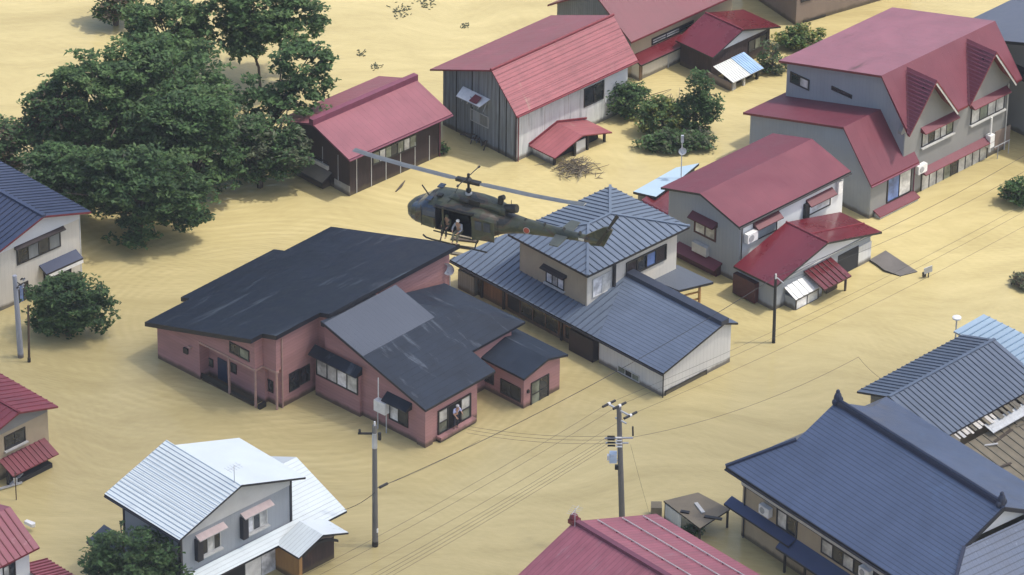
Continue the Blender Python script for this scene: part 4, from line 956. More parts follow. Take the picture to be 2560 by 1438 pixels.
# ------------------------------------------------------------------ blue-roofed cream house at the left edge
def cream_house():
    F = frame_at(109.5, 540, 5.75, 44.7); W, L, he, hr, i = 3.75, 9.5, 4.6, 5.75, .6
    t = house('house', 'cream house with a dark blue ribbed roof and red bargeboards at the left edge', 'house', F)
    pr = [(-W, he), (0, hr), (W, he)]
    mb = MB(); roof_v(mb, 0, L, pr, .14, [NAVYBLUE, NAVYBLUE], RED_TRIM)
    for sg in (-1, 1):
        Q = [(0, 0, hr), (sg*W, 0, he), (sg*W, L, he), (0, L, hr)]; mb.ribs(Q, (1, 0, -sg*(hr-he)/W), .42, .05, .04, NAVYBLUE_R)
    rf = mb.build('roof', t)
    mb = MB(); mb.box(-.13, -.03, hr-.06, .13, L, hr+.1, NAVYBLUE); mb.build('ridge_cap', rf)
    mb = MB(); wall_v(mb, i, L-.4, -W+.5, W-.45, pr, .14, CREAM); mb.build('wall', t)
    mb = MB(); z = he-.55; mb.prism([(-W+.55, i-.03, z), (W-.5, i-.03, z), (W-.5, i-.03, he-.12), (0, i-.03, hr-.24), (-W+.55, i-.03, he-.12)], (0, .027, 0), WHITEWALL); mb.build('gable_panel', t)
    y = i
    r = pxrect(F, 'y', y, (41, 655), (148, 618)); s0, z1 = F.ony(41, 640, y); 
    s1 = F.ony(150, 580, y)[0]; z1 = F.ony(150, 575, y)[1]; z0 = z1-1.15
    window(t, 'y', y, (s0, s1, z0, z1), 4, FRAME_D, [GLASS, GREYCORR, GLASS, GREYCORR], fw=.08); awning(t, 'y', y, s0-.15, s1+.25, z1+.25, .3, .16, DARKSHUT, BLACK)
    s0, z = F.ony(110, 657, y-.5); s1, _ = F.ony(202, 617, y-.5)
    zq = F.ony(202, 620, y)[1]
    mb = MB(); mb.slab([(s0, y-.7, zq-.25), (s1, y-.7, zq-.25), (s1, y-.004, zq+.08), (s0, y-.004, zq+.08)], .12, NAVYBLUE, NAVY_E); mb.box(s0, y-.69, zq-.62, s1, y-.6, zq-.375, WHITEPNT); mb.build('pent_roof', t)
    panel(t, 'bay_shade', 'y', y, (s0+.3, s1-.45, -.5, zq-.3), ROOM_SHADE, .04)  # flat near-black panel, the bay's shade painted on the wall
    r = pxrect(F, 'y', y, (45, 712), (72, 752)); window(t, 'y', y, r, 2, FRAME_D, [GLASS_BLUE, GLASS])
    mb = MB(); mb.box(W-.52, i-.02, -1, W-.44, i+.06, he-.2, FRAME_L); mb.split('corner_trim', t)
cream_house()

# ------------------------------------------------------------------ small red-roofed house at the left edge
def left_red_house():
    F = frame_at(48, 1031, 4.3, 46); W, L, he, hr, i = 2.95, 8.0, 3.42, 4.3, .45
    t = house('house', 'beige house with ribbed red roof and red awning at the left edge', 'house', F)
    pr = [(-W, he), (0, hr), (W, he)]
    rd = paint('red_ribbed_roof', (.19, .042, .056), .2, .8, (1, 1, 1), .5, dirt=(((.26, .13, .13), .36, .8, (2, .5, 1)), ((.10, .03, .035), .36, 1.5, (.4, 4, 1))))
    mb = MB(); roof_v(mb, 0, L, pr, .12, [rd, rd], RED_TRIM)
    for sg in (-1, 1): mb.ribs([(0, 0, hr), (sg*W, 0, he), (sg*W, L, he), (0, L, hr)], (1, 0, -sg*.3), .5, .06, .04, rd)
    rf = mb.build('roof', t)
    mb = MB(); mb.box(-.08, -.02, hr-.04, .08, L, hr+.07, RED_TRIM); mb.build('ridge_cap', rf)
    mb = MB(); wall_v(mb, i, L-.3, -W+.4, W-.45, pr, .12, BEIGE); mb.build('wall', t)
    mb = MB(); z = he-.35; mb.prism([(-W+.45, i-.03, z), (W-.5, i-.03, z), (W-.5, i-.03, he-.1), (0, i-.03, hr-.2), (-W+.45, i-.03, he-.1)], (0, .027, 0), GREYWALL); mb.build('gable_panel', t)
    r = pxrect(F, 'y', i, (8, 1090), (62, 1100)); s0, z1 = F.ony(10, 1090, i); s1, z2 = F.ony(62, 1068, i); zt = (z1+z2)/2
    window(t, 'y', i, (s0, s1, zt-.95, zt), 2, FRAME_D, [GLASS, GLASS], sill=FRAME_L)
    s0, _ = F.ony(4, 1150, i); s1, zq = F.ony(108, 1095, i)
    zq = .95
    P = [wp('y', i, s0-.2, zq+.45, .004), wp('y', i, s1+.1, zq+.45, .004), wp('y', i, s1+.1, zq-.1, 1.25), wp('y', i, s0-.2, zq-.1, 1.25)]
    mb = MB(); mb.slab(P, .06, rd, RED_TRIM); mb.ribs(P, (0, 1, .4), .34, .12, .05, rd); mb.build('awning', t)
    mb = MB(); mb.box(s0+.3, i-1.1, -1, s1-.3, i-.01, .3, ROOM_SHADE); mb.box(s0-.2, i-.8, -1, s0-.05, i-.6, .9, BLACK); mb.build('entrance', t)  # near-black box fills the entrance with painted shade
    # bent rail floating in front
    for k, (a, b) in enumerate((((0, 1222, .12), (55, 1206, .1)), ((26, 1212, .08), (56, 1183, .45)))):
        p, q = at(*a), at(*b); mb = MB(); mb.bar((0, 0, 0), q-p, .14, METAL_L, .08)
        tag(mb.build('rail', None, p), ('long' if k == 0 else 'short tilted')+' pale metal rail drifting below the red awning', 'rail', 'loose rails')
left_red_house()

def corner_red_house():
    F0 = frame_at(99, 1368, 4.0, 45.5); W, L, he, hr, i = 2.42, 11, 4.0, 5.55, .4
    F = Frame(F0.o.x, F0.o.y, 45.5)
    t = house('house', 'red roofed white house cut off by the bottom left corner of the picture', 'house', F)
    rd = paint('red_ribbed_roof', (.27, .085, .11), .15, .8, (1, 1, 1), .5, dirt=(((.42, .24, .26), .4, .8, (1, 2, 1)),))
    prof = [(0, he), (W, hr), (W+1.6, hr-.45), (2*W+2, he)]
    mb = MB(); roof_u(mb, -L, 0, prof, .12, [rd, rd, rd], RED_TRIM); mb.ribs([(-L, 0, he), (0, 0, he), (0, W, hr), (-L, W, hr)], (0, 1, .64), .46, .06, .045, RED_TRIM); mb.build('roof', t)
    mb = MB(); wall_u(mb, -L+.4, -.45, i, 2*W+1.5, prof, .12, WHITEWALL); mb.build('wall', t)
    r = pxrect(F, 'y', i, (6, 1418), (39, 1440)); window(t, 'y', i, (r[0], r[1], r[2]-.6, r[3]), 2, FRAME_D, [GLASS_C, GLASS])
    z = 2.0
    A = F.at(74, 1386, 2.3); B = F.at(168, 1440, 2.0)
    mb = MB(); P = [(A.x, A.y, 2.35), (A.x+1.6, A.y, 2.05), (A.x+1.6, A.y-6, 2.05), (A.x, A.y-6, 2.35)]
    P = [Vector((-.44, 1.2, 2.4)), Vector((1.5, 1.2, 1.95)), Vector((1.5, -6, 1.95)), Vector((-.44, -6, 2.4))]
    mb.slab(P, .1, rd, RED_TRIM); mb.ribs(P, (1, 0, -.2), .3, .08, .05, RED_TRIM); mb.build('side_roof', t)
    mb = MB(); mb.box(-.44, -5.5, -2, 1.1, 1.0, 1.85, WHITEWALL); mb.build('side_wall', t)
    p = at(74, 1312, .35); b = MB(); b.prism([(-.3, -.12, 0), (.3, -.16, 0), (.42, 0, 0), (.3, .16, 0), (-.3, .12, 0)], (0, 0, .2), WHITEPNT)
    tag(b.build('drum', None, p, R(-35)), 'white float or tub drifting beside the red roofed corner house', 'float')
    p = at(41, 1250, 0); q = MB(); q.tube([(0, 0, -1), (0, 0, 1.9)], .035, POLEWOOD, 6); q.box(-.12, -.02, 1.2, .12, .02, 1.5, FRAME_L); tag(q.build('marker_post', None, p), 'thin marker post standing in the water behind the red corner house', 'post')
corner_red_house()

# ------------------------------------------------------------------ white-roofed house at the lower left
def white_roof_house():
    F = Frame(-18.24, -36.82, 44.36); L, W, he, hr, i = 6.45, 4.62, 5.2, 6.8, .42
    t = house('house', 'grey two storey house with shining white sheet roofs in the lower left', 'house', F)
    pr = [(0, he), (W, hr), (2*W+.15, he+.02)]
    mb = MB(); roof_v(mb, L-.75, L, [(0, he), (W, hr)], .14, [WHITE_ROOF], NAVY_E); roof_v(mb, 0, L-.755, pr, .14, [WHITE_ROOF, WHITE_FAR], NAVY_E)
    mb.ribs([(0, 0, he), (W, 0, hr), (W, L, hr), (0, L, he)], (0, 1, 0), .26, .035, .02, SKY_RIB, .5); mb.build('roof', t)
    ww = 2*W-.62
    mb = MB(); wall_v(mb, i, L-1.15, i, ww, pr, .14, GREYSIDE); mb.build('wall', t)
    zg = he-.32
    mb = MB(); mb.prism([(i+.1, i-.04, zg), (ww-.1, i-.04, zg), (ww-.1, i-.04, zprof(pr, ww)-.17), (W, i-.04, hr-.2), (i+.1, i-.04, zprof(pr, i)-.15)], (0, .037, 0), PALEGREY); mb.build('gable_panel', t)
    mb = MB(); mb.box(i-.05, i-.05, 1, i+.1, i+.1, he-.1, NAVY_E); mb.box(ww-.1, i-.05, 1, ww+.05, i+.06, he+.05, NAVY_E); mb.box(i-.05, L-1.22, 1, i+.06, L-1.1, he-.1, NAVY_E); mb.split('corner_trim', t)
    y = i
    for (p0, p1, pn) in (((500, 1345), (552, 1392), [GLASS, GLASS_C, GLASS]), ((613, 1290), (668, 1335), [GLASS_W, GLASS, GLASS_C])):
        s0 = F.ony(p0[0], p0[1], y)[0]; s1 = F.ony(p1[0], p1[1], y)[0]; zt = (F.ony(p0[0], p0[1], y)[1]); zb = F.ony(p0[0], p0[1]+38, y)[1]
        window(t, 'y', y, (s0, s1, zb-.25, zt), 3, FRAME_L, pn, sill=FRAME_L)
        mb = MB(); wbox(mb, 'y', y, s0-.42, s0-.03, zb-.3, zt+.12, .003, .32, NAVY_E); mb.build('shutter_box', t)
        awning(t, 'y', y, s0-.35, s1+.25, zt+.32, .42, .2, PALEPINK, GREYPNT)
    # lower front roof: one plane from the street eave up to the upper wall
    e = F.at(862.5, 1274, 2.05); q = F.at(562, 1437, 2.05); ye = (e.y+q.y)/2; xe = e.x; sl = .38
    zr = lambda yy: 2.05+sl*(yy-ye)
    mb = MB(); yt = ye+4.3
    mb.slab([(-.6, ye, 2.05), (xe, ye, 2.05), (xe, y-.05, zr(y-.05)), (-.6, y-.05, zr(y-.05))], .14, WHITE_ROOF2, NAVY_E)
    mb.slab([(ww+.06, y-.045, zr(y-.045)), (xe, y-.045, zr(y-.045)), (xe, yt, zr(yt)), (ww+.06, yt, zr(yt))], .14, WHITE_ROOF2, NAVY_E)
    mb.slab([(ww+.06, yt+.004, zr(yt)), (xe, yt+.004, zr(yt)), (xe, L+.2, 2.4), (ww+.06, L+.2, 2.4)], .14, WHITE_FAR, NAVY_E)
    mb.build('lower_roof', t)
    mb = MB(); mb.box(-.2, ye+.7, -2, xe-.7, y+.2, 1.95, GREYSIDE); mb.box(ww-.02, y+.2, -2, xe-.7, L-.4, 2.1, GREYSIDE); mb.build('lower_wall', t)
    panel(t, 'opening_shade', 'y', ye+.7, (3.0, xe-2.6, -.5, 1.75), ROOM_SHADE, .03)  # near-black panel paints the shade of an opening on the lower wall
    a0 = F.ony(612, 1440, ye+.7)[0]
    mb = MB(); wbox(mb, 'y', ye+.7, a0, a0+1.15, -.5, 1.55, .034, .09, WHITEPNT); wbox(mb, 'y', ye+.7, a0+1.2, a0+2.5, -.5, 1.6, .034, .09, GLASS_W); mb.split('door', t)
    # porch gable
    G = Frame(-11.8, -33.71, 44.6); Wl, Wr, D, z0, z1 = 1.85, 1.94, 1.71, 2.04, 2.75
    p = house('house', 'small porch with a white gable roof and orange wooden side, on the white roofed house', 'porch', G)
    pp = [(0, z0), (Wl, z1), (Wl+Wr, z0)]
    mb = MB(); roof_v(mb, 0, D+.25, pp, .13, [WHITE_ROOF2, WHITE_FAR], NAVY_E); mb.build('roof', p)
    mb = MB(); mb.box(.3, .3, -2, .45, D+1.0, 1.85, ORANGEWOOD); mb.box(.45, .9, -2, Wl+Wr-.3, D+1, 1.85, DARKWOOD); mb.box(.28, .28, -2, .5, .45, 1.9, ORANGEWOOD); mb.build('wall', p)
    mb = MB(); N = 10; arc = [(.5+(Wl+Wr-1)*k/N, 1.45+.55*math.sin(math.pi*k/N)) for k in range(N+1)]
    mb.prism([Vector((a, .3, z)) for a, z in arc]+[Vector((a, .3, z+.16)) for a, z in reversed(arc)], (0, .12, 0), NAVY_E)
    mb.prism([Vector((.5, .42, 1.9))] + [Vector((Wl+Wr-.5, .42, 1.9)), Vector((Wl, .42, 2.5))], (0, .05, 0), BEIGE_D)
    mb.build('arch', p)
    # left pent roof
    mb = MB(); A = [F.at(*q) for q in ((200, 1338, 2.3), (290, 1290, 2.9))]
    xl = A[0].x
    mb.slab([(xl, 1.5, 2.15), (i-.06, 1.5, 2.7), (i-.06, L+.6, 2.7), (xl, L+.6, 2.15)], .14, PANEL, NAVY_E); mb.build('side_roof', t)
    mb = MB(); mb.box(xl+.5, 1.9, -2, i-.01, L+.1, 2.2, BEIGE); mb.build('side_wall', t)
    # aerial
    P = F.o+F.u*(W-.1)+F.v*.5
    a = thing('aerial', 'thin television aerial on the white roof ridge', 'aerial', (P.x, P.y, hr), F.th, 'television aerials')
    aerial(a, 1.1)
def aerial(par, h):
    mb = MB(); mb.tube([(0, 0, -.3), (0, 0, h)], .022, METAL_L, 6); mb.build('mast', par)
    mb = MB()
    mb.tube([(-.5, 0, h-.12), (.5, 0, h-.12)], .014, METAL_L, 5)
    for x in (-.45, -.25, -.05, .15, .35): mb.tube([(x, -.32, h-.12), (x, .32, h-.12)], .01, METAL_L, 5)
    mb.build('element', par)
white_roof_house()

# ------------------------------------------------------------------ large red roof at the bottom edge
def bottom_red_house():
    F = frame_at(1436, 1303, 6.4, 43); zt = 6.4; sl = .40; sr = .36; W = 5.6; Wr = 6.4; L = 18
    t = house('house', 'big faded red roof with three pale snow rails, cut off by the bottom edge', 'house', F)
    he = zt-sl*W; prof = [(-W, he), (0, zt), (Wr, zt-sr*Wr)]
    mb = MB(); roof_v(mb, -L, 0, prof, .16, [RED_NEAR, RED_NEAR], RED_TRIM); rf = mb.build('roof', t)
    mb = MB(); mb.box(-.16, -L, zt-.08, .16, .05, zt+.16, PURPLE); mb.build('ridge_cap', rf)
    mb = MB(); mb.ellipsoid((0, .05, zt+.2), (.26, .26, .3), RED_TRIM, 10, 7); mb.box(-.3, -.2, zt-.1, .3, .22, zt+.16, RED_TRIM); mb.build('ridge_end', rf)
    mb = MB()
    for k in (1.55, 3.45, 5.1):
        mb.tube([(k, -L, zt-sr*k+.09), (k, -.25, zt-sr*k+.09)], .035, FRAME_L, 6)
        b = -.6
        while b > -L: mb.box(k-.03, b-.03, zt-sr*k-.02, k+.03, b+.03, zt-sr*k+.08, RED_TRIM); b -= 1.2
    mb.split('snow_rail', rf)
    mb = MB(); wall_v(mb, -L+.5, -.6, -W+.6, Wr-.6, prof, .16, BEIGE); mb.build('wall', t)
    P = F.o+F.v*(-.3)-F.u*.25
    a = thing('aerial', 'spiky television aerial at the end of the big red roof', 'aerial', (P.x, P.y, zt+.1), F.th+.4, 'television aerials'); aerial(a, 1.0)
bottom_red_house()

# ------------------------------------------------------------------ blue tiled house at the lower right
def tiled_house():
    th = 39.0; he = 4.6; F = frame_at(1814, 1166.6, he, th); s = .50
    n = Vector((-s, 0, 1)).normalized(); p0 = (0, 0, he)
    Rr, K = F.onplane(2095.6, 1003, p0, n), F.onplane(2004, 1084, p0, n)
    R2, K2 = F.onplane(2507, 1272, p0, n), F.onplane(2395, 1384, p0, n)
    W = (Rr.x+R2.x)/2; kx = (K.x+K2.x)/2; y1 = (Rr.y+K.y)/2; y2 = (R2.y+K2.y)/2; hr = he+s*W; zk = he+s*kx; L2 = y2+y1*0-(-y1)  # far hip mirrors the near one
    yn = y2-abs(y1)
    t = house('house', 'large house with a glossy blue tiled hip and gable roof at the lower right', 'house', F)
    mb = MB(); T = .2
    def S(pts, m): mb.slab([Vector(p) for p in pts], T, m, NAVY_E)
    S([(0, 0, he), (kx, y1, zk), (W, y1, hr), (W, y2, hr), (kx, y2, zk), (0, yn, he)], BLUE_TILE)
    X = 2*W
    S([(X, 0, he), (X, yn, he), (2*W-kx, y2, zk), (W+.004, y2, hr), (W+.004, y1, hr), (2*W-kx, y1, zk)], BLUE_TILE)
    S([(0, .004, he), (X, .004, he), (2*W-kx, y1+.004, zk), (kx, y1+.004, zk)], BLUE_TILE2)
    ye = y2+.45; ze = zk+.0
    S([(0, yn-.004, he), (kx, y2-.004, zk), (2*W-kx, y2-.004, zk), (X, yn-.004, he)], BLUE_TILE2)
    rf = mb.build('roof', t)
    mb = MB(); mb.prism([(kx+.25, y2+.4, zk-.02), (2*W-kx-.25, y2+.4, zk-.02), (W, y2+.4, hr-.32)], (0, .1, 0), WHITEWALL)
    mb.prism([(kx+.25, y1-.5, zk-.02), (2*W-kx-.25, y1-.5, zk-.02), (W, y1-.5, hr-.32)], (0, .1, 0), WHITEWALL); mb.split('gable_panel', t)
    mb = MB(); mb.box(W-.16, y2+.1, hr-.05, W+.16, y1-.05, hr+.22, BLUE_D); mb.tube([(W, y2+.1, hr+.24), (W, y1-.05, hr+.24)], .12, BLUE_D, 8); mb.build('ridge_cap', rf)
    for yy in (y1-.15, y2+.25):
        mb = MB(); mb.ellipsoid((W, yy, hr+.35), (.26, .2, .42), BLUE_D, 10, 8); mb.ellipsoid((W-.22, yy, hr+.15), (.18, .16, .22), BLUE_D, 8, 6); mb.ellipsoid((W+.22, yy, hr+.15), (.18, .16, .22), BLUE_D, 8, 6); mb.ellipsoid((W, yy, hr+.75), (.14, .12, .16), BLUE_D, 8, 6); mb.build('ridge_ornament', rf)
    mb = MB()
    for sg in (1, -1):
        mb.bar((W, y2+.02, hr-.12), (W-sg*(W-kx), y2+.02, zk-.12), .1, NAVY_E, .24)
    mb.bar((kx, y2, zk+.05), (0, yn, he+.05), .2, BLUE_D, .14); mb.bar((kx, y1, zk+.05), (0, 0, he+.05), .2, BLUE_D, .14); mb.split('verge', rf)
    i = .72
    mb = MB(); mb.box(i, yn+.6, -2, X-.8, -.75, he-.1, BEIGE); mb.build('wall', t)
    mb = MB(); mb.box(i-.1, yn+.55, he-1.08, i-.002, -.7, he-.78, FRAME_L); mb.box(i-.06, yn+.56, he-1.16, i-.003, -.71, he-1.083, NAVY_E); mb.build('eave_board', t)
    x = i
    zt = F.onx(1944, 1253, x)[1]; s1 = F.onx(1944, 1253, x)[0]; s0 = F.onx(1996, 1275, x)[0]
    window(t, 'x', x, (s0, s1, he-2.35, he-1.12), 2, NAVY_E, [GLASS_C, GLASS], fw=.1)
    s1 = F.onx(2055, 1340, x)[0]; s0 = F.onx(2165, 1400, x)[0]; zt = he-1.18
    window(t, 'x', x, (s0, s1, zt-1.0, zt), 4, NAVY_E, [GLASS_C, GLASS, GLASS_C, GLASS], fw=.08)
    s1 = F.onx(2180, 1412, x)[0]; window(t, 'x', x, (s1-3.2, s1, zt-1.0, zt), 3, NAVY_E, [GLASS, GLASS_C], fw=.08)
    # pent roofs
    b1 = F.onx(1815, 1250, -.2)[0]; z = F.onx(1822, 1252, -.2)[1]
    b2 = F.onx(1968, 1345, -.2)[0]
    zb = 1.75
    A = F.at(1826, 1250, 2.0)
    mb = MB(); q0 = .12; P = [(q0, A.y, 1.95), (q0, A.y-5.6, 1.95), (x-.003, A.y-5.6, 2.25), (x-.003, A.y, 2.25)]; mb.slab(P, .12, BLUE_PENT, NAVY_E); mb.build('pent_roof', t)
    mb = MB(); B = F.at(1942, 1368, 1.6); B.x = max(B.x, -.55); P = [(B.x, B.y+.1, 1.55), (B.x, B.y-9, 1.55), (x-.005, B.y-9, 2.2), (x-.005, B.y+.1, 2.2)]; mb.slab(P, .14, BLUE_PENT, NAVY_E); mb.build('pent_roof', t)
    mb = MB()
    for k in (.3, 2.0, 4.0): mb.box(B.x+.2, B.y-.2-k, -1, B.x+.32, B.y-.08-k, 1.4, BLACK)
    mb.split('post', t)
    air_conditioner(F, 'x', x, 1922, 1273, 'white air conditioner on the beige wall under the blue tiled eave', 1.0)
    air_conditioner(F, 'x', x, 2172, 1428, 'white air conditioner at the bottom edge between dark windows', 1.0)
tiled_house()

# ------------------------------------------------------------------ seamed grey roof with flooded eave, pale blue roof beyond
def seamed_shed():
    F = Frame(25.05, -21.49, 44.8); L, W, W2, he, hr = 9.5, 4.0, 2.5, 2.66, 3.86; i = .4; z2 = hr-(hr-he)/W*W2
    t = house('house', 'house with grey ribbed roof and mud caked broken eave behind the blue tiles', 'house', F)
    prof = [(0, he), (W, hr), (W+W2, z2)]
    mb = MB(); roof_u(mb, 0, L, prof, .14, [STEEL, STEEL], NAVY_E)
    mb.ribs([(0, 0, he), (L, 0, he), (L, W, hr), (0, W, hr)], (0, 1, .3), .4, .07, .05, STEEL_R); mb.ribs([(0, W, hr), (L, W, hr), (L, W+W2, z2), (0, W+W2, z2)], (0, 1, -.3), .4, .07, .05, STEEL_R)
    rf = mb.build('roof', t)
    mb = MB(); mb.box(-.03, W-.1, hr-.05, L, W+.1, hr+.07, STEEL); mb.build('ridge_cap', rf)
    mb = MB(); wall_u(mb, i+.3, L-.3, .7, W+W2-.5, prof, .14, BEIGE); mb.build('wall', t)
    mb = MB(); wall_u(mb, i+.24, i+.297, .75, W+W2-.55, prof, .18, GREYWALL, 2.6); mb.build('gable_panel', t)
    # mud caked eave boards and the lower muddy roof
    random.seed(11)
    mb = MB(); x = .1
    while x < L-.3:
        wd = random.uniform(.12, .4); mb.obox((x, -.55+random.uniform(-.1, .15), he-.30), (wd, 0, 0), (0, .62, .17), (0, 0, .03), random.choice([CREAM, MUDDARK, LATTICE, MUDDARK, FRAME_L])); x += wd+random.uniform(.02, .22)
    mb.build('broken_eave', t)
    mb = MB(); mb.slab([(3.6, -1.1, he-.55), (7.6, -1.1, he-.55), (7.6, -.35, he-.32), (3.6, -.35, he-.32)], .04, PLASTER, GREYPNT); mb.build('loose_sheet', t)
    mb = MB(); mb.slab([(-.4, -6.2, .55), (L+1, -6.2, .55), (L+1, -.5, 1.85), (-.4, -.5, 1.85)], .2, LATTICE, BLACK); mb.ribs([(-.4, -6.2, .552), (L+1, -6.2, .552), (L+1, -.5, 1.852), (-.4, -.5, 1.852)], (0, 1, .2), .62, .07, .05, MUDDARK)
    for k in range(16): q = random.uniform(0, L); p_ = random.uniform(-5.8, -.8); zz = .57+1.3*(p_+6.2)/5.7; mb.bar((q, p_, zz), (q+random.uniform(.4, 1.8), p_+random.uniform(-.5, .5), zz+.05), random.uniform(.08, .25), random.choice([MUDDARK, BARK, LATTICE, FRAME_L]), .05)
    rr = mb.build('muddy_roof', t)
    mb = MB(); mb.box(0, -5.9, -2, L+1, -.3, .3, DARKWOOD); mb.build('lower_wall', t)
    K = frame_at(2384, 828, 3.1, 44.3)
    q = house('house', 'store with a pale blue ribbed flat roof at the right edge', 'store', K)
    mb = MB(); P = [(0, 0, 3.1), (2.75, 0, 3.18), (2.75, -11, 3.18), (0, -11, 3.1)]; mb.slab(P, .12, SKYBLUE, GREYPNT); mb.ribs(P, (1, 0, 0), .5, .06, .06, SKY_RIB); mb.build('roof', q)
    mb = MB(); mb.box(.25, -10.8, -2, 2.5, -.2, 3.0, WHITEWALL); mb.build('wall', q)
    mb = MB(); mb.slab([(-1.6, -10, 2.2), (.24, -10, 2.6), (.24, -3.2, 2.6), (-1.6, -3.2, 2.2)], .1, BLUE_PENT, NAVY_E); mb.build('side_roof', q)
    p = at(2385, 830, 0); l = thing('lamp_post', 'white capped lamp post behind the pale blue roof', 'lamp post', at(2385, 900, 0))
    hh = 102/34.6
    mb = MB(); mb.tube([(0, 0, -1.5), (0, 0, hh)], .05, METAL_L, 8); mb.build('pole', l)
    mb = MB(); mb.tube([(0, 0, hh), (0, 0, hh+.1)], .28, WHITEPNT, 14); mb.tube([(0, 0, hh+.1), (0, 0, hh+.16)], [.28, .08], WHITEPNT, 14); mb.build('lamp_head', l)
seamed_shed()

def gutter(par, p, q, r=.055, m=None, drop=None):
    mb = MB(); mb.tube([p, q], r, m or GREYPNT, 8); g = mb.build('gutter', par)
    if drop: mb = MB(); mb.tube([drop, (drop[0], drop[1], -1.2)], .04, m or GREYPNT, 6); mb.build('downpipe', par)
for o in list(COL.objects):
    l = o.get('label', '')
    if l.startswith('two storey pale grey'): gutter(o, (0, -.05, 4.2), (10.35, -.05, 4.2), m=FRAME_D, drop=(.52, .2, 4.1))
    elif l.startswith('large grey house'): pass
    elif l.startswith('lower grey wing'): gutter(o, (-.05, -.05, 2.56), (4.5, -.05, 2.56), m=PURPLE, drop=(4.4, .22, 2.5))
    elif l.startswith('blue grey metal'): gutter(o, (-.05, 0, 1.78), (-.05, 18.6, 1.78), m=FRAME_D, drop=(.25, .22, 1.8))
    elif l.startswith('tall barn'): gutter(o, (0, -.05, 3.74), (11.3, -.05, 3.74), m=RED_TRIM, drop=(.7, .5, 3.7))
    elif l.startswith('dark board shed'): gutter(o, (0, -.05, 3.0), (9.09, -.05, 3.0), m=PURPLE, drop=(8.4, .46, 2.9))
    elif l.startswith('grey two storey house'): gutter(o, (-.05, 0, 5.08), (-.05, 6.4, 5.08), m=NAVY_E, drop=(.36, .5, 5.0))
    elif l.startswith('large house with a glossy'): gutter(o, (-.05, 0, 4.42), (-.05, -14, 4.42), m=NAVY_E, drop=(.66, -1.0, 4.3))
    elif l.startswith('brick wing'): pass
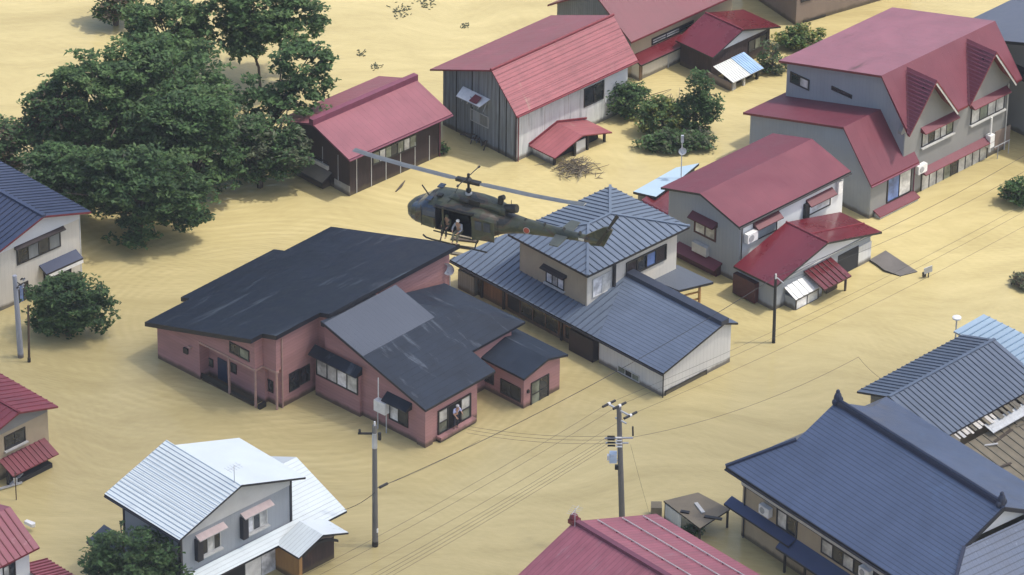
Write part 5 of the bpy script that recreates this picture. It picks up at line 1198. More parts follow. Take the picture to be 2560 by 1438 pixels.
# ------------------------------------------------------------------ things in the water
def floating():
    # mud covered flat-roofed carport
    Q = [(1659, 1252), (1745, 1231), (1825, 1273), (1750, 1321)]; z = 1.25
    P = [at(x, y, z) for x, y in Q]; o = Vector((P[0].x, P[0].y, 0))
    t = thing('carport', 'rusty flat roofed carport with white side panels by the blue tiled house', 'carport', o)
    L = [p-o for p in P]; c = sum(L, Vector())/4
    mb = MB(); mb.slab(L, .1, RUST, BLACK); mb.build('roof', t)
    mb = MB()
    for p in L: q = c+(p-c)*.93; mb.box(q.x-.07, q.y-.07, -2, q.x+.07, q.y+.07, z-.1, BLACK)
    mb.split('post', t)
    mb = MB(); a, b = L[0]*.98, L[3]; d = (b-a); n = Vector((d.y, -d.x, 0)).normalized()*-.05
    mb.prism([a+d*.05+Vector((0, 0, -z-.5)), a+d*.48+Vector((0, 0, -z-.5)), a+d*.48+Vector((0, 0, -.12)), a+d*.05+Vector((0, 0, -.12))], n, PLASTER); mb.build('side_panel', t)
    mb = MB(); a = L[0]+Vector((-.7, .1, -z)); mb.box(a.x, a.y-.1, -.5, a.x+.62, a.y+.6, .75, LATTICE); mb.build('crate', t)
    mb = MB()
    for (s, e, m) in (((.3, .62, 0), (.62, .5, 0), FRAME_L), ((.72, .42, 0), (.92, .72, 0), BLACK), ((.42, .05, 0), (.52, .2, 0), BLACK)):
        f = lambda u: L[0]+(L[1]-L[0])*u[1]+(L[3]-L[0])*u[0]+Vector((0, 0, .05))
        mb.bar(f(s), f(e), .22, m, .08)
    mb.build('loose_board', t)
    # floating board in the street
    Q = [(2174, 649), (2214, 626), (2294, 675), (2251, 686), (2211, 675), (2193, 661)]
    P = [at(x, y, .16) for x, y in Q]; o = P[0].copy(); mb = MB(); P[3].z = P[2].z = .05
    mb.slab([p-o for p in P], .12, paint('wet_grey_board', (.13, .12, .11), .2, 1.5, rough=.5), BLACK); tag(mb.build('floating_board', None, o), 'dark grey sheet of roofing floating in front of the red annexe', 'board')
    # half drowned mail box / street mirror
    p = at(2318, 694, 0); t = thing('road_sign', 'small half sunk road sign leaning in the street by the floating sheet', 'sign', p, R(20))
    mb = MB(); mb.tube([(0, 0, -1), (.1, 0, .55)], .04, POLEDARK, 6); mb.split('post', t)
    mb = MB(); mb.prism([(-.25, -.06, .3), (.3, -.06, .42), (.28, -.06, .85), (-.28, -.06, .72)], (0, .05, 0), GREYPNT, FRAME_L); mb.box(-.32, -.05, .1, -.1, .1, .4, BLACK); mb.build('plate', t)
    # branch heap by the barn porch
    random.seed(5); o = at(1440, 425, 0); mb = MB()
    for k in range(150):
        a = random.gauss(0, .62); b = random.gauss(0, .55); th = random.choice([.6, .9, 2.6, 3.6, 4.3])+random.gauss(0, .5); L = random.uniform(.5, 1.6)
        p = Vector((a, b, .05+max(0, .35-.2*math.hypot(a, b))*random.random()*2)); d = Vector((math.cos(th), math.sin(th), random.uniform(-.1, .4)))*L
        mb.tube([p-d*.5, p, p+d*.5+Vector((0, 0, random.uniform(-.1, .15)))], [.012, .024, .008], BARK if k % 3 else LATTICE, 5)
    tag(mb.build('branch_heap', None, o), 'heap of bare broken branches caught in the water by the barn porch', 'branches')
    o = at(1640, 262, .1); mb = MB(); random.seed(9)
    for k in range(46):
        a = random.gauss(0, .9); b = random.gauss(0, .6); th = random.gauss(.7, .5); L = random.uniform(.6, 1.8)
        p = Vector((a, b, random.random()*.3)); d = Vector((math.cos(th), math.sin(th), random.uniform(-.1, .3)))*L
        mb.tube([p-d*.5, p+d*.5], [.03, .015], LATTICE if k % 2 else BARK, 5)
    tag(mb.build('branch_heap', None, o), 'tangle of pale driftwood trapped between the bushes and the beige house', 'branches')
    random.seed(21)
    WEED = plain('drift_weed', (.05, .06, .03), .8)
    lab = {(1003, 30): 'green clump of drifting weed at the top of the open water', (1062, 6): 'pair of weed clumps cut by the top edge of the water', (1162, 66): 'small dark weed clump left of the barn roof', (905, 135): 'thin streak of weed on the open water right of the trees', (2000, 470): None, (1000, 466): 'dark curved stick floating in front of the helicopter nose', (940, 168): 'smaller weed streak behind the dark board shed roof'}
    for (x, y), l in lab.items():
        if not l: continue
        o = at(x, y, 0); mb = MB(); R_ = .6 if y < 40 else .3
        for k in range(60 if y < 40 else 22):
            a, b = random.gauss(0, R_*.6), random.gauss(0, R_*.8); th = random.random()*3
            mb.bar((a, b, .02), (a+.16*math.cos(th), b+.16*math.sin(th), .03+random.random()*.05), .045, WEED, .03)
        if x == 1000:
            mb = MB(); mb.tube([(-.25, -.75, .02), (.1, -.1, .12), (.3, .7, .03)], [.05, .09, .03], BARK, 6)
        tag(mb.build('drift_weed' if x != 1000 else 'floating_stick', None, o), l, 'weed' if x != 1000 else 'stick', None, 'stuff' if x != 1000 else None)
    # loose timbers between the brick house and the hipped house
    for k, ((x0, y0), (x1, y1), wd) in enumerate((((1128, 596), (1196, 604), .3), ((1112, 612), (1186, 622), .24), ((1128, 632), (1172, 640), .28), ((1150, 588), (1178, 594), .4), ((1140, 648), (1166, 656), .22))):
        p, q = at(x0, y0, .06), at(x1, y1, .06); mb = MB(); mb.bar((0, 0, 0), q-p, wd, [BARK, DARKWOOD, MUDDARK, LATTICE, BARK][k], .1)
        tag(mb.build('timber', None, p), ['longest dark timber afloat under the helicopter', 'second dark timber afloat under the helicopter skids', 'muddy timber afloat by the satellite dish', 'short pale timber nearest the helicopter belly', 'small dark timber nearest the satellite dish'][k], 'timber', 'timbers afloat between the brick house and the hipped house')
floating()

# ------------------------------------------------------------------ poles and wires
def pole(px, py, tpx, tpy, h, r, m, label, name='utility_pole'):
    b = at(px, py, 0); tp = at(tpx, tpy, h); d = tp-b; d.y *= .0
    t = thing(name, label, 'utility pole', b, 0, 'utility poles')
    mb = MB(); mb.tube([(-d.x*.3, 0, -2.2), (0, 0, 0), (d.x, 0, h)], [r*1.15, r*1.1, r*.8], m, 12); mb.build('shaft', t)
    return t, Vector((d.x, 0, h)), b
tA, topA, bA = pole(938, 1365, 937, 1052, 8.15, .16, POLECON, 'grey utility pole with a white cap band in front of the brick house')
mb = MB(); mb.tube([(0, 0, .0), (0, 0, .35)], .18, BLACK, 12); mb.tube([topA+Vector((0, 0, -1.5)), topA+Vector((0, 0, -.5))], .15, METAL_L, 12); mb.split('band', tA)
mb = MB(); mb.box(-.95, -.05, 7.55, .1, .05, 7.65, POLEDARK); mb.tube([(-.85, 0, 7.6), (-.85, 0, 7.85)], .07, BLACK, 8); mb.tube([(.28, 0, 7.2), (.28, 0, 7.65)], .1, BLACK, 8); mb.tube([(.0, 0, 8.15), (.0, 0, 8.4)], .05, WHITEPNT, 8); mb.split('bracket', tA)
mb = MB(); mb.tube([(.12, -.1, 1.0), (.12, -.1, 1.25)], .06, WHITEPNT, 8); mb.build('marker', tA)

tB, topB, bB = pole(1557, 1366, 1547, 1006, 9.45, .17, POLECON, 'tall utility pole with cross arms and insulators behind the big red roof')
u44 = Vector((math.cos(R(44.5)), math.sin(R(44.5)), 0)); v44 = Vector((-u44.y, u44.x, 0))
def onB(z): return Vector((topB.x*z/9.45, 0, z))
mb = MB(); c = onB(9.2); mb.bar(c+v44*.85, c-v44*.95, .09, METAL_L); mb.bar(onB(9.45)-u44*.1, onB(9.5)+u44*.35, .07, POLEDARK); c = onB(8.55); mb.bar(c+v44*.3, c-v44*.55, .08, METAL_L)
c = onB(7.3); mb.bar(c-Vector((.85, 0, 0)), c+Vector((.75, 0, .05)), .08, METAL_L); mb.bar(c-Vector((.8, 0, .3)), c+Vector((.5, 0, -.3)), .07, METAL_L); mb.bar(onB(7.5)+Vector((.75, 0, 0)), onB(8.1)+Vector((.75, 0, 0)), .1, POLEDARK); mb.split('cross_arm', tB)
endsL = []; endsR = []
mb = MB()
for s, z in ((.8, 9.25), (-.05, 9.5), (-.9, 9.25)):
    c = onB(z)+v44*s; mb.tube([c-u44*.08, c-u44*.5], .075, BLACK, 8); mb.tube([c, c-u44*.08], .09, WHITEPNT, 8); endsL.append(c-u44*.5)
    mb.tube([c+u44*.08, c+u44*.5], .075, BLACK, 8); mb.tube([c, c+u44*.08], .09, WHITEPNT, 8); endsR.append(c+u44*.5)
for k in range(4):
    c = onB(7.45-.2*k)+Vector((-.28, -.05, 0)); mb.tube([c, c-Vector((.42, 0, 0))], .06, BLACK if k % 2 else POLEDARK, 8); mb.tube([c+Vector((.05, -.1, 0)), c+Vector((.4, -.1, 0))], .05, WHITEPNT, 8)
mb.split('insulator', tB)
mb = MB(); c = onB(6.0); mb.box(c.x-.62, -.2, 5.75, c.x-.2, .2, 6.35, paint('pale_blue_box', (.45, .55, .66), .2, 3)); mb.box(c.x-.75, -.15, 5.9, c.x-.62, .1, 6.2, WHITEPNT); mb.bar((c.x-.25, 0, 5.85), (c.x, 0, 5.8), .08, METAL_L); mb.box(c.x-.3, -.1, 5.25, c.x-.1, .1, 5.5, BLACK); mb.build('transformer', tB)

tC, topC, bC = pole(1934, 857, 1940, 692, 4.85, .10, POLEDARK, 'short dark utility pole in front of the red roofed annexe')
mb = MB(); mb.bar((topC.x, 0, 4.7), (topC.x+.5, -.1, 4.3), .05, METAL_L); mb.tube([(topC.x, -.1, 4.6), (topC.x, -.1, 4.95)], .05, WHITEPNT, 8); mb.split('bracket', tC)
tD, topD, bD = pole(52, 893, 36, 692, 5.75, .17, POLEBLUE, 'pale blue grey utility pole by the leafy tree at the left edge')
mb = MB(); c = Vector((topD.x, 0, 5.4)); random.seed(4)
for k in range(9): a = c+Vector((random.uniform(.05, .5), random.uniform(-.3, .3), random.uniform(-.7, .1))); mb.tube([a, a+Vector((.12, 0, .12))], .05, BLACK if k % 2 else POLEBLUE, 6)
mb.bar(c, c+Vector((.6, 0, -.5)), .05, POLEDARK); mb.split('insulator', tD)
tE, topE, bE = pole(73, 905, 70, 765, 4.0, .075, POLEWOOD, 'thin brown wooden post beside the pale pole at the left edge', 'wooden_post')
mb = MB(); mb.tube([(0, 0, 0), (0, 0, .3)], .1, BLACK, 8); mb.split('band', tE)

def wire(p, q, sag, r, label, group='overhead wires', name='overhead_wire'):
    p = Vector(p); q = Vector(q); n = 22; mb = MB()
    mb.tube([(q-p)*(k/n) - Vector((0, 0, sag*4*(k/n)*(1-k/n))) for k in range(n+1)], r, WIRE, 5); return tag(mb.build(name, None, p), label, 'wire', group)
zt = 2.1
wire(at(862, 1274, zt), bA+Vector((0, -.17, 3.75)), .15, .018, 'black cable from the white house corner to the grey pole')
a_ = bA+Vector((0, .17, 3.75)); b_ = bC+topC+Vector((0, 0, -.15)); wire(a_, b_, .75, .018, 'long black cable crossing from the grey pole to the short dark pole')
mb = MB(); d = (b_-a_).normalized(); mb.tube([d*.35, d*.95], .085, BLACK, 8); tag(mb.build('cable_joint', None, a_-Vector((0, 0, .05))), 'dark sleeve on the long black cable beside the grey pole', 'cable joint')
wire(bA+topA+Vector((-.05, -.1, -4.2)), at(1200, 1100, 4.4), .2, .008, 'thin cable rising from the grey pole towards the brick wing')
wire(b_, at(2590, 372, 5.6), .5, .012, 'cable from the short dark pole up the street to the right edge')
wire(b_+Vector((0, 0, -.5)), at(2590, 412, 5.2), .6, .010, 'lower cable from the short dark pole to the right edge')
for k, (e, l) in enumerate(zip(endsL, ('outer', 'middle', 'inner'))):
    p = bB+e; q = p - u44*48 + Vector((0, 0, .5)); wire(p, q, 1.2, .0075, l+' high voltage wire from the tall pole to the bottom left')
for k, (e, l) in enumerate(zip(endsR, ('outer', 'middle', 'inner'))):
    p = bB+e; q = p + u44*58 + Vector((0, 0, .4)); wire(p, q, 1.3, .0075, l+' high voltage wire from the tall pole to the upper right')
for k, l in enumerate(('topmost', 'second', 'third', 'lowest')):
    p = bB+onB(7.4-.22*k)+Vector((-.7, 0, 0))
    wire(p, p-u44*48+Vector((0, 0, -.1*k)), 1.1, .008, l+' of four lower wires sweeping from the tall pole to the bottom left')
for k, l in enumerate(('upper', 'middle', 'lower')):
    p = bB+onB(7.45-.25*k)+Vector((-.7, 0, 0)); wire(p, at(1172-3*k, 1066+8*k, 3.1), .25, .008, l+' service wire from the tall pole to the brick wing')
pm = at(2146, 893, 5.0); wire(bB+onB(7.4)+Vector((.75, 0, 0)), pm, .7, .009, 'service wire from the tall pole to the hook above the ribbed roof'); wire(pm, at(2200, 945, 3.9), .1, .009, 'short wire from the hook down to the ribbed roof')
wire(bB+onB(6.9)+Vector((.6, 0, 0)), at(1628, 1300, 2.4), .1, .006, 'thin stay wire falling from the tall pole to the carport')

def dish_mast():
    b = at(1703, 440, 2.2); t = thing('satellite_mast', 'thin mast with a white dish and box behind the wine red roof', 'satellite dish', b, R(5), 'satellite dishes')
    k = 34.6; h = (440-372)/k
    dish(t, h, .26, -2); mb = MB(); mb.box(-.09, -.06, h+.5, .09, .06, h+1.0, METAL_L); mb.tube([(0, .05, h), (0, .05, h+.6)], .03, METAL_L, 6); mb.build('box', t)
dish_mast()

# ------------------------------------------------------------------ people
SKIN = plain('skin', (.42, .25, .17), .6)
def skin_obj(name, verts, edges, rad, m, parent, levels=2):
    me = bpy.data.meshes.new(name); me.from_pydata([tuple(v) for v in verts], edges, []); me.materials.append(m)
    o = bpy.data.objects.new(name, me); COL.objects.link(o); o.parent = parent
    md = o.modifiers.new('skin', 'SKIN'); md.use_smooth_shade = True
    for i, r in enumerate(rad):
        rr = r if isinstance(r, tuple) else (r, r); me.skin_vertices[0].data[i].radius = rr
    me.skin_vertices[0].data[0].use_root = True
    sb = o.modifiers.new('sub', 'SUBSURF'); sb.levels = levels; sb.render_levels = levels
    return o
def person(label, loc, rot, J, shirt, trousers, hair, sc=1.0, cap=None, sleeves=False):
    """J: joint positions in metres, facing -y; the figure is one skinned body with clothes as children"""
    t = bpy.data.objects.new('person', None)
    order = ['pelvis', 'waist', 'chest', 'neck', 'head', 'crown']
    V = []; E = []; Rr = []; ix = {}
    def add(n, p, r, par=None):
        ix[n] = len(V); V.append(Vector(p)*sc); Rr.append(r*sc if not isinstance(r, tuple) else (r[0]*sc, r[1]*sc))
        if par is not None: E.append((ix[par], ix[n]))
    add('pelvis', J['pelvis'], (.15, .11)); add('waist', J['waist'], (.13, .10), 'pelvis'); add('chest', J['chest'], (.17, .115), 'waist')
    add('neck', J['neck'], .055, 'chest'); add('jaw', J['head']+Vector((0, -.015, -.04)), .075, 'neck'); add('head', J['head']+Vector((0, 0, .05)), .095, 'jaw'); add('crown', J['head']+Vector((0, .01, .11)), .07, 'head')
    add('nose', J['head']+Vector((0, -.115, .02)), .014, 'head')
    for s in ('l', 'r'):
        add('sh'+s, J['sh'+s], .06, 'chest'); add('el'+s, J['el'+s], .042, 'sh'+s); add('wr'+s, J['wr'+s], .03, 'el'+s)
        d = (J['wr'+s]-J['el'+s]).normalized(); side = d.cross(Vector((0, 1, .2))).normalized(); w0 = J['wr'+s]+d*.06
        add('pa'+s, w0, (.038, .018), 'wr'+s)
        for k in range(4):
            o = side*(k-1.5)*.021; L = (.07, .085, .08, .06)[k]
            add('f%d%s' % (k, s), w0+o+d*.045, .0095, 'pa'+s); add('g%d%s' % (k, s), w0+o+d*(.045+L)+Vector((0, -.012, -.01)), .008, 'f%d%s' % (k, s))
        add('th'+s, w0+side*-.045+d*.01, .011, 'pa'+s); add('tt'+s, w0+side*-.06+d*.045, .009, 'th'+s)
        add('hi'+s, J['hi'+s], .085, 'pelvis'); add('kn'+s, J['kn'+s], .06, 'hi'+s); add('an'+s, J['an'+s], .042, 'kn'+s); add('to'+s, J['an'+s]+Vector((0, -.16, -.05)), .035, 'an'+s)
    body = skin_obj('person', V, E, Rr, SKIN, None); body.location = loc; body.rotation_euler = (0, 0, rot)
    tag(body, label, 'person'); bpy.data.objects.remove(t)
    def part(name, names, links, radii, m):
        vv = [V[ix[n]] for n in names]; ee = [(names.index(a), names.index(b)) for a, b in links]; return skin_obj(name, vv, ee, [(r*sc if not isinstance(r, tuple) else (r[0]*sc, r[1]*sc)) for r in radii], m, body)
    sn = ['waist', 'chest', 'shl', 'shr', 'ell', 'elr']; sl_ = [('waist', 'chest'), ('chest', 'shl'), ('chest', 'shr'), ('shl', 'ell'), ('shr', 'elr')]; sr = [(.165, .135), (.19, .14), .078, .078, .058, .058]
    if sleeves: sn += ['wrl', 'wrr']; sl_ += [('ell', 'wrl'), ('elr', 'wrr')]; sr += [.046, .046]
    part('shirt', sn, sl_, sr, shirt)
    part('trousers', ['pelvis', 'hil', 'hir', 'knl', 'knr', 'anl', 'anr'], [('pelvis', 'hil'), ('pelvis', 'hir'), ('hil', 'knl'), ('hir', 'knr'), ('knl', 'anl'), ('knr', 'anr')], [(.17, .135), .105, .105, .08, .08, .06, .06], trousers)
    mb = MB(); h = J['head']*sc
    mb.ellipsoid((h.x, h.y+.02*sc, h.z+.075*sc), (.108*sc, .118*sc, .10*sc), cap or hair, 14, 10); mb.build('cap' if cap else 'hair', body, smooth=True)
    mb = MB()
    for s in (-1, 1): mb.ellipsoid((h.x+s*.036*sc, h.y-.088*sc, h.z+.045*sc), (.012*sc, .008*sc, .009*sc), BLACK, 8, 6)
    mb.build('eye', body)
    return body
vec = lambda *a: Vector(a)
def stand(lean=.0, arm=.0):
    return dict(pelvis=vec(0, 0, .92), waist=vec(0, -.02-lean*.3, 1.08), chest=vec(0, -.03-lean, 1.32), neck=vec(0, -.05-lean*1.3, 1.48), head=vec(0, -.09-lean*1.5, 1.57),
                shl=vec(.19, -.03-lean, 1.41), shr=vec(-.19, -.03-lean, 1.41), ell=vec(.29, -.12-lean, 1.16), elr=vec(-.30, -.10-lean, 1.18), wrl=vec(.22, -.30-lean, 1.02+arm), wrr=vec(-.26, -.30-lean, 1.05),
                hil=vec(.10, 0, .88), hir=vec(-.10, 0, .88), knl=vec(.12, -.05, .48), knr=vec(-.11, -.02, .48), anl=vec(.13, 0, .08), anr=vec(-.12, .02, .08))
F_, s_, y_, z_ = brick_house.door
P = F_.o+F_.u*s_+F_.v*y_+Vector((0, 0, .38))
person('person in pale blue shirt and dark trousers standing in the open glass door', P, F_.th-.15, stand(.08, .1), plain('pale_blue_shirt', (.45, .50, .78), .8), plain('dark_trousers', (.015, .018, .035), .8), plain('grey_hair', (.5, .5, .52), .8), .97)

# ------------------------------------------------------------------ helicopter
def camo():
    m, nt, b = newmat('camouflage_paint')
    tc = nt.nodes.new('ShaderNodeTexCoord').outputs['Object']
    n = noise(nt, mapped(nt, tc, (1, 1, 1.4)), .75, 2, .45, .6); r = nt.nodes.new('ShaderNodeValToRGB'); r.color_ramp.interpolation = 'CONSTANT'
    r.color_ramp.elements[0].color = (.032, .042, .028, 1); r.color_ramp.elements[1].position = .46; r.color_ramp.elements[1].color = (.062, .070, .040, 1)
    e = r.color_ramp.elements.new(.56); e.color = (.070, .050, .030, 1); e = r.color_ramp.elements.new(.64); e.color = (.020, .022, .020, 1)
    nt.links.new(n, r.inputs[0]); w2 = noise(nt, tc, 4, 5)
    nt.links.new(mixcol(nt, rng(nt, w2, .3, .7), r.outputs[0], (.085, .09, .085)) if False else mixcol(nt, mth(nt, 'MULTIPLY', rng(nt, w2, .45, .75), .35), r.outputs[0], (.11, .115, .11)), b.inputs['Base Color'])
    b.inputs['Roughness'].default_value = .42
    return m
def helicopter():
    CAMO = camo(); DK = plain('helicopter_dark', (.018, .018, .017), .5); GL = glassmat('cockpit_glass', (.03, .045, .075), .06)
    BL = plain('rotor_blade_grey', (.135, .15, .155), .42); OR = plain('red_disc', (.36, .07, .045), .5); CABIN = plain('cabin_dark', (.012, .014, .022), .8)
    SCL = .92; hub = at(1171, 453, 30.0)
    head = R(180-26.0)
    t = thing('helicopter', 'camouflaged military rescue helicopter hovering over the flooded houses with its side door open', 'helicopter', hub, head)
    t.scale = (SCL, SCL, SCL); t.rotation_euler = (R(-2), R(1.0), head)
    Z0 = -3.62   # skid level below the hub
    st = [(3.86, .98, 1.20, .12), (3.80, .84, 1.36, .36), (3.62, .72, 1.52, .64), (3.3, .62, 1.68, .90), (2.95, .56, 1.86, 1.06), (2.5, .53, 2.18, 1.17), (2.1, .51, 2.37, 1.23), (1.55, .50, 2.42, 1.26), (1.2, .5, 2.44, 1.28), (.8, .5, 2.45, 1.29), (.4, .5, 2.45, 1.3), (0, .5, 2.45, 1.3), (-.4, .5, 2.45, 1.3), (-.8, .5, 2.43, 1.29), (-1.25, .54, 2.38, 1.24), (-1.7, .64, 2.26, 1.10), (-2.2, .80, 2.12, .85), (-2.8, .98, 2.02, .60), (-3.5, 1.10, 1.97, .46), (-4.6, 1.22, 1.93, .37), (-5.8, 1.33, 1.9, .30), (-7.0, 1.44, 1.88, .23), (-8.0, 1.52, 1.86, .17), (-8.35, 1.58, 1.84, .08)]
    N = 28; rings = []
    for x, zl, zh, hw in st:
        e = 3.4 if x > -2.0 else 2.2; c = (zl+zh)/2; hh = (zh-zl)/2; rg = []
        for j in range(N):
            a = 2*math.pi*j/N; ca, sa = math.cos(a), math.sin(a)
            rg.append(Vector((x, math.copysign(abs(ca)**(2/e), ca)*hw, Z0+c+math.copysign(abs(sa)**(2/e), sa)*hh)))
        rings.append(rg)
    body = MB(); ws = MB(); sw = MB(); boom = MB()
    for i in range(len(st)-1):
        for j in range(N):
            q = (j+1) % N; P = [rings[i][j], rings[i][q], rings[i+1][q], rings[i+1][j]]; c = sum(P, Vector())/4; zz = c.z-Z0; x = c.x
            if -.8 < x < 1.55 and c.y > .7 and .72 < zz < 2.22: continue        # port cargo door slid open
            if (2.0 < x < 3.25 and zz > 1.62 and abs(c.y) < 1.1 and x < 3.2) or (2.9 < x < 3.75 and zz < 1.2 and abs(c.y) > .35 and zz > .75): ws.poly(P, GL)
            elif 1.6 < x < 2.4 and zz > 1.5 and zz < 2.15 and abs(c.y) > .9: sw.poly(P, GL)
            elif x < -2.5: boom.poly(P, CAMO)
            else: body.poly(P, CAMO)
    body.poly(rings[0], CAMO); boom.poly(list(reversed(rings[-1])), CAMO)
    body.build('fuselage', t, smooth=True); ws.split('windscreen', t, True); sw.split('side_window', t, True); bo = boom.build('tail_boom', t, smooth=True)
    mb = MB(); z = lambda h: Z0+h
    mb.poly([(-.85, 1.15, z(.70)), (1.6, 1.15, z(.70)), (1.6, -.5, z(.70)), (-.85, -.5, z(.70))], CABIN)
    mb.poly([(-.85, -.5, z(.70)), (1.6, -.5, z(.70)), (1.6, -.5, z(2.3)), (-.85, -.5, z(2.3))], CABIN)
    mb.poly([(-.85, 1.2, z(.7)), (-.85, -.5, z(.7)), (-.85, -.5, z(2.3)), (-.85, 1.2, z(2.3))], CABIN); mb.poly([(1.6, 1.2, z(.7)), (1.6, -.5, z(.7)), (1.6, -.5, z(2.3)), (1.6, 1.2, z(2.3))], CABIN)
    mb.poly([(-.85, 1.15, z(2.25)), (1.6, 1.15, z(2.25)), (1.6, -.5, z(2.25)), (-.85, -.5, z(2.25))], CABIN)
    mb.box(.1, -.45, z(.705), 1.2, -.1, z(1.15), DK); mb.bar((1.15, 1.05, z(.75)), (1.15, 1.05, z(2.2)), .09, CAMO); mb.build('cabin', t)
    mb = MB(); mb.prism([(-.82, 1.31, z(.72)), (-2.2, 1.24, z(.80)), (-2.2, 1.26, z(2.08)), (-.82, 1.33, z(2.2))], (0, .05, 0), CAMO); sd_ = mb.build('sliding_door', t)
    mb = MB()
    for x in (-1.05, -1.6): mb.box(x-.42, 1.375, z(1.45), x, 1.40, z(2.0), GL)
    mb.build('window', sd_)
    mb = MB(); mb.prism([(1.62, 1.27, z(.8)), (2.45, 1.17, z(.8)), (2.45, 1.15, z(1.45)), (1.62, 1.28, z(1.5))], (0, .03, 0), CAMO); mb.build('crew_door', t)
    # engine housing
    cs = [(1.15, 2.40, 2.46, .30), (.85, 2.3, 2.62, .42), (.45, 2.3, 2.72, .50), (0, 2.3, 2.78, .56), (-.7, 2.3, 2.80, .58), (-1.4, 2.25, 2.76, .54), (-2.0, 2.1, 2.66, .46), (-2.45, 2.0, 2.54, .36)]
    M2 = 16; rg2 = []
    for x, zl, zh, hw in cs:
        c = (zl+zh)/2; hh = (zh-zl)/2
        rg2.append([Vector((x, math.copysign(abs(math.cos(2*math.pi*j/M2))**.75, math.cos(2*math.pi*j/M2))*hw, z(c)+math.copysign(abs(math.sin(2*math.pi*j/M2))**.75, math.sin(2*math.pi*j/M2))*hh)) for j in range(M2)])
    mb = MB()
    for i in range(len(cs)-1):
        for j in range(M2): q = (j+1) % M2; mb.poly([rg2[i][j], rg2[i][q], rg2[i+1][q], rg2[i+1][j]], CAMO)
    mb.poly(rg2[0], DK); mb.poly(list(reversed(rg2[-1])), DK); en = mb.build('engine_housing', t, smooth=True)
    mb = MB(); mb.tube([(-2.3, 0, z(2.42)), (-2.75, 0, z(2.48)), (-3.05, 0, z(2.56))], [.24, .27, .25], DK, 14); mb.tube([(-2.0, 0, z(2.6)), (-2.05, 0, z(3.0)), (-2.25, 0, z(3.12))], [.17, .19, .15], DK, 10); mb.build('exhaust', en)
    mb = MB(); mb.tube([(.28, .48, z(2.62)), (-.3, .54, z(2.62))], .16, DK, 10); mb.box(-.95, .50, z(2.45), -.3, .60, z(2.8), DK); mb.build('air_intake', en)
    mb = MB(); mb.tube([(0, 0, z(2.74)), (0, 0, z(2.86))], .2, FRAME_L, 12); mb.build('mast_ring', en)
    # rotor
    mb = MB(); mb.tube([(0, 0, z(2.7)), (0, 0, .12)], .075, DK, 10); mb.tube([(0, 0, z(2.95)), (0, 0, z(3.1))], .16, DK, 12); mb.build('mast', t)
    rd = bpy.data.objects.new('main_rotor', None); COL.objects.link(rd); rd.parent = t; rd.rotation_euler = (R(3), R(-.5), R(.5))
    mb = MB(); mb.box(-.75, -.16, -.09, .75, .16, .09, DK); mb.ellipsoid((0, 0, .05), (.24, .24, .2), DK, 12, 8); mb.bar((0, 0, .1), (0, 0, .48), .12, DK); mb.build('hub', rd)
    for k in (0, 1):
        s = 1 if k == 0 else -1; mb = MB(); prof = [(-.235, .0), (-.14, .035), (.04, .045), (.235, .0), (.04, -.02), (-.14, -.02)]
        xs = [.7, 1.1, 4.0, 6.0, 7.3]; dr = [0, .005, .06, .16, .28]
        rgs = [[Vector((s*x, (y*s if x > 1 else y*s*.6), zz+d)) for y, zz in prof] for x, d in zip(xs, dr)]
        for i in range(len(xs)-1):
            for j in range(6): q = (j+1) % 6; mb.poly([rgs[i][j], rgs[i][q], rgs[i+1][q], rgs[i+1][j]], BL)
        mb.poly(rgs[0], DK); mb.poly(rgs[-1], FRAME_L); mb.build('rotor_blade', rd)
    mb = MB(); mb.tube([(0, -1.35, .28), (0, 1.35, .34)], .03, DK, 6)
    for y in (-1.35, 1.35): mb.ellipsoid((0, y, .28+(.06 if y > 0 else 0)), (.07, .14, .07), DK, 8, 6)
    mb.build('stabilizer_bar', rd)
    # tail
    mb = MB(); mb.prism([(-7.2, -.06, z(1.78)), (-7.7, -.06, z(1.32)), (-8.5, -.06, z(1.45)), (-9.05, -.06, z(2.62)), (-8.8, -.06, z(2.8)), (-8.5, -.06, z(2.7))], (0, .13, 0), CAMO); fn = mb.build('tail_fin', bo)
    mb = MB(); c = Vector((-8.85, .2, z(2.72))); mb.tube([c-Vector((0, .2, 0)), c+Vector((0, .12, 0))], .09, DK, 8)
    for s in (-1, 1):
        d = Vector((-.50*s, 0, .87*s)); n = Vector((.87, 0, .50))*.11
        mb.prism([c+Vector((0, .08, 0))+d*.12-n*.6, c+Vector((0, .08, 0))+d*1.28-n, c+Vector((0, .08, 0))+d*1.28+n, c+Vector((0, .08, 0))+d*.12+n*.6], (0, .03, 0), DK)
    mb.build('tail_rotor', t)
    STB = plain('stabilizer_grey', (.085, .098, .082), .5)
    for s in (-1, 1):
        mb = MB(); mb.prism([(-5.6, s*.3, z(1.62)), (-6.35, s*.3, z(1.62)), (-6.3, s*1.45, z(1.62)), (-5.75, s*1.45, z(1.62))], (0, 0, .07), STB); mb.build('stabilizer', bo)
    for s in (-1, 1):
        mb = MB(); pts = [(2.35, s*1.3, z(.22)), (2.15, s*1.3, z(.08)), (1.8, s*1.3, z(.04)), (-1.6, s*1.3, z(.04)), (-1.75, s*1.3, z(.05))]; mb.tube(pts, .05, DK, 8); mb.build('skid', t)
    for x in (1.25, -.95):
        mb = MB(); mb.tube([(x, -1.3, z(.06)), (x, -1.05, z(.35)), (x, -.5, z(.55)), (x, .5, z(.55)), (x, 1.05, z(.35)), (x, 1.3, z(.06))], .045, DK, 8); mb.build('cross_tube', t)
    mb = MB()
    for x, hw, z0, z1 in ((2.48, 1.175, .75, 2.1), (-1.3, 1.25, .8, 2.2), (-2.25, .85, 1.0, 2.0)): mb.bar((x, hw+.012, z(z0)), (x, hw+.012, z(z1)), .03, DK)
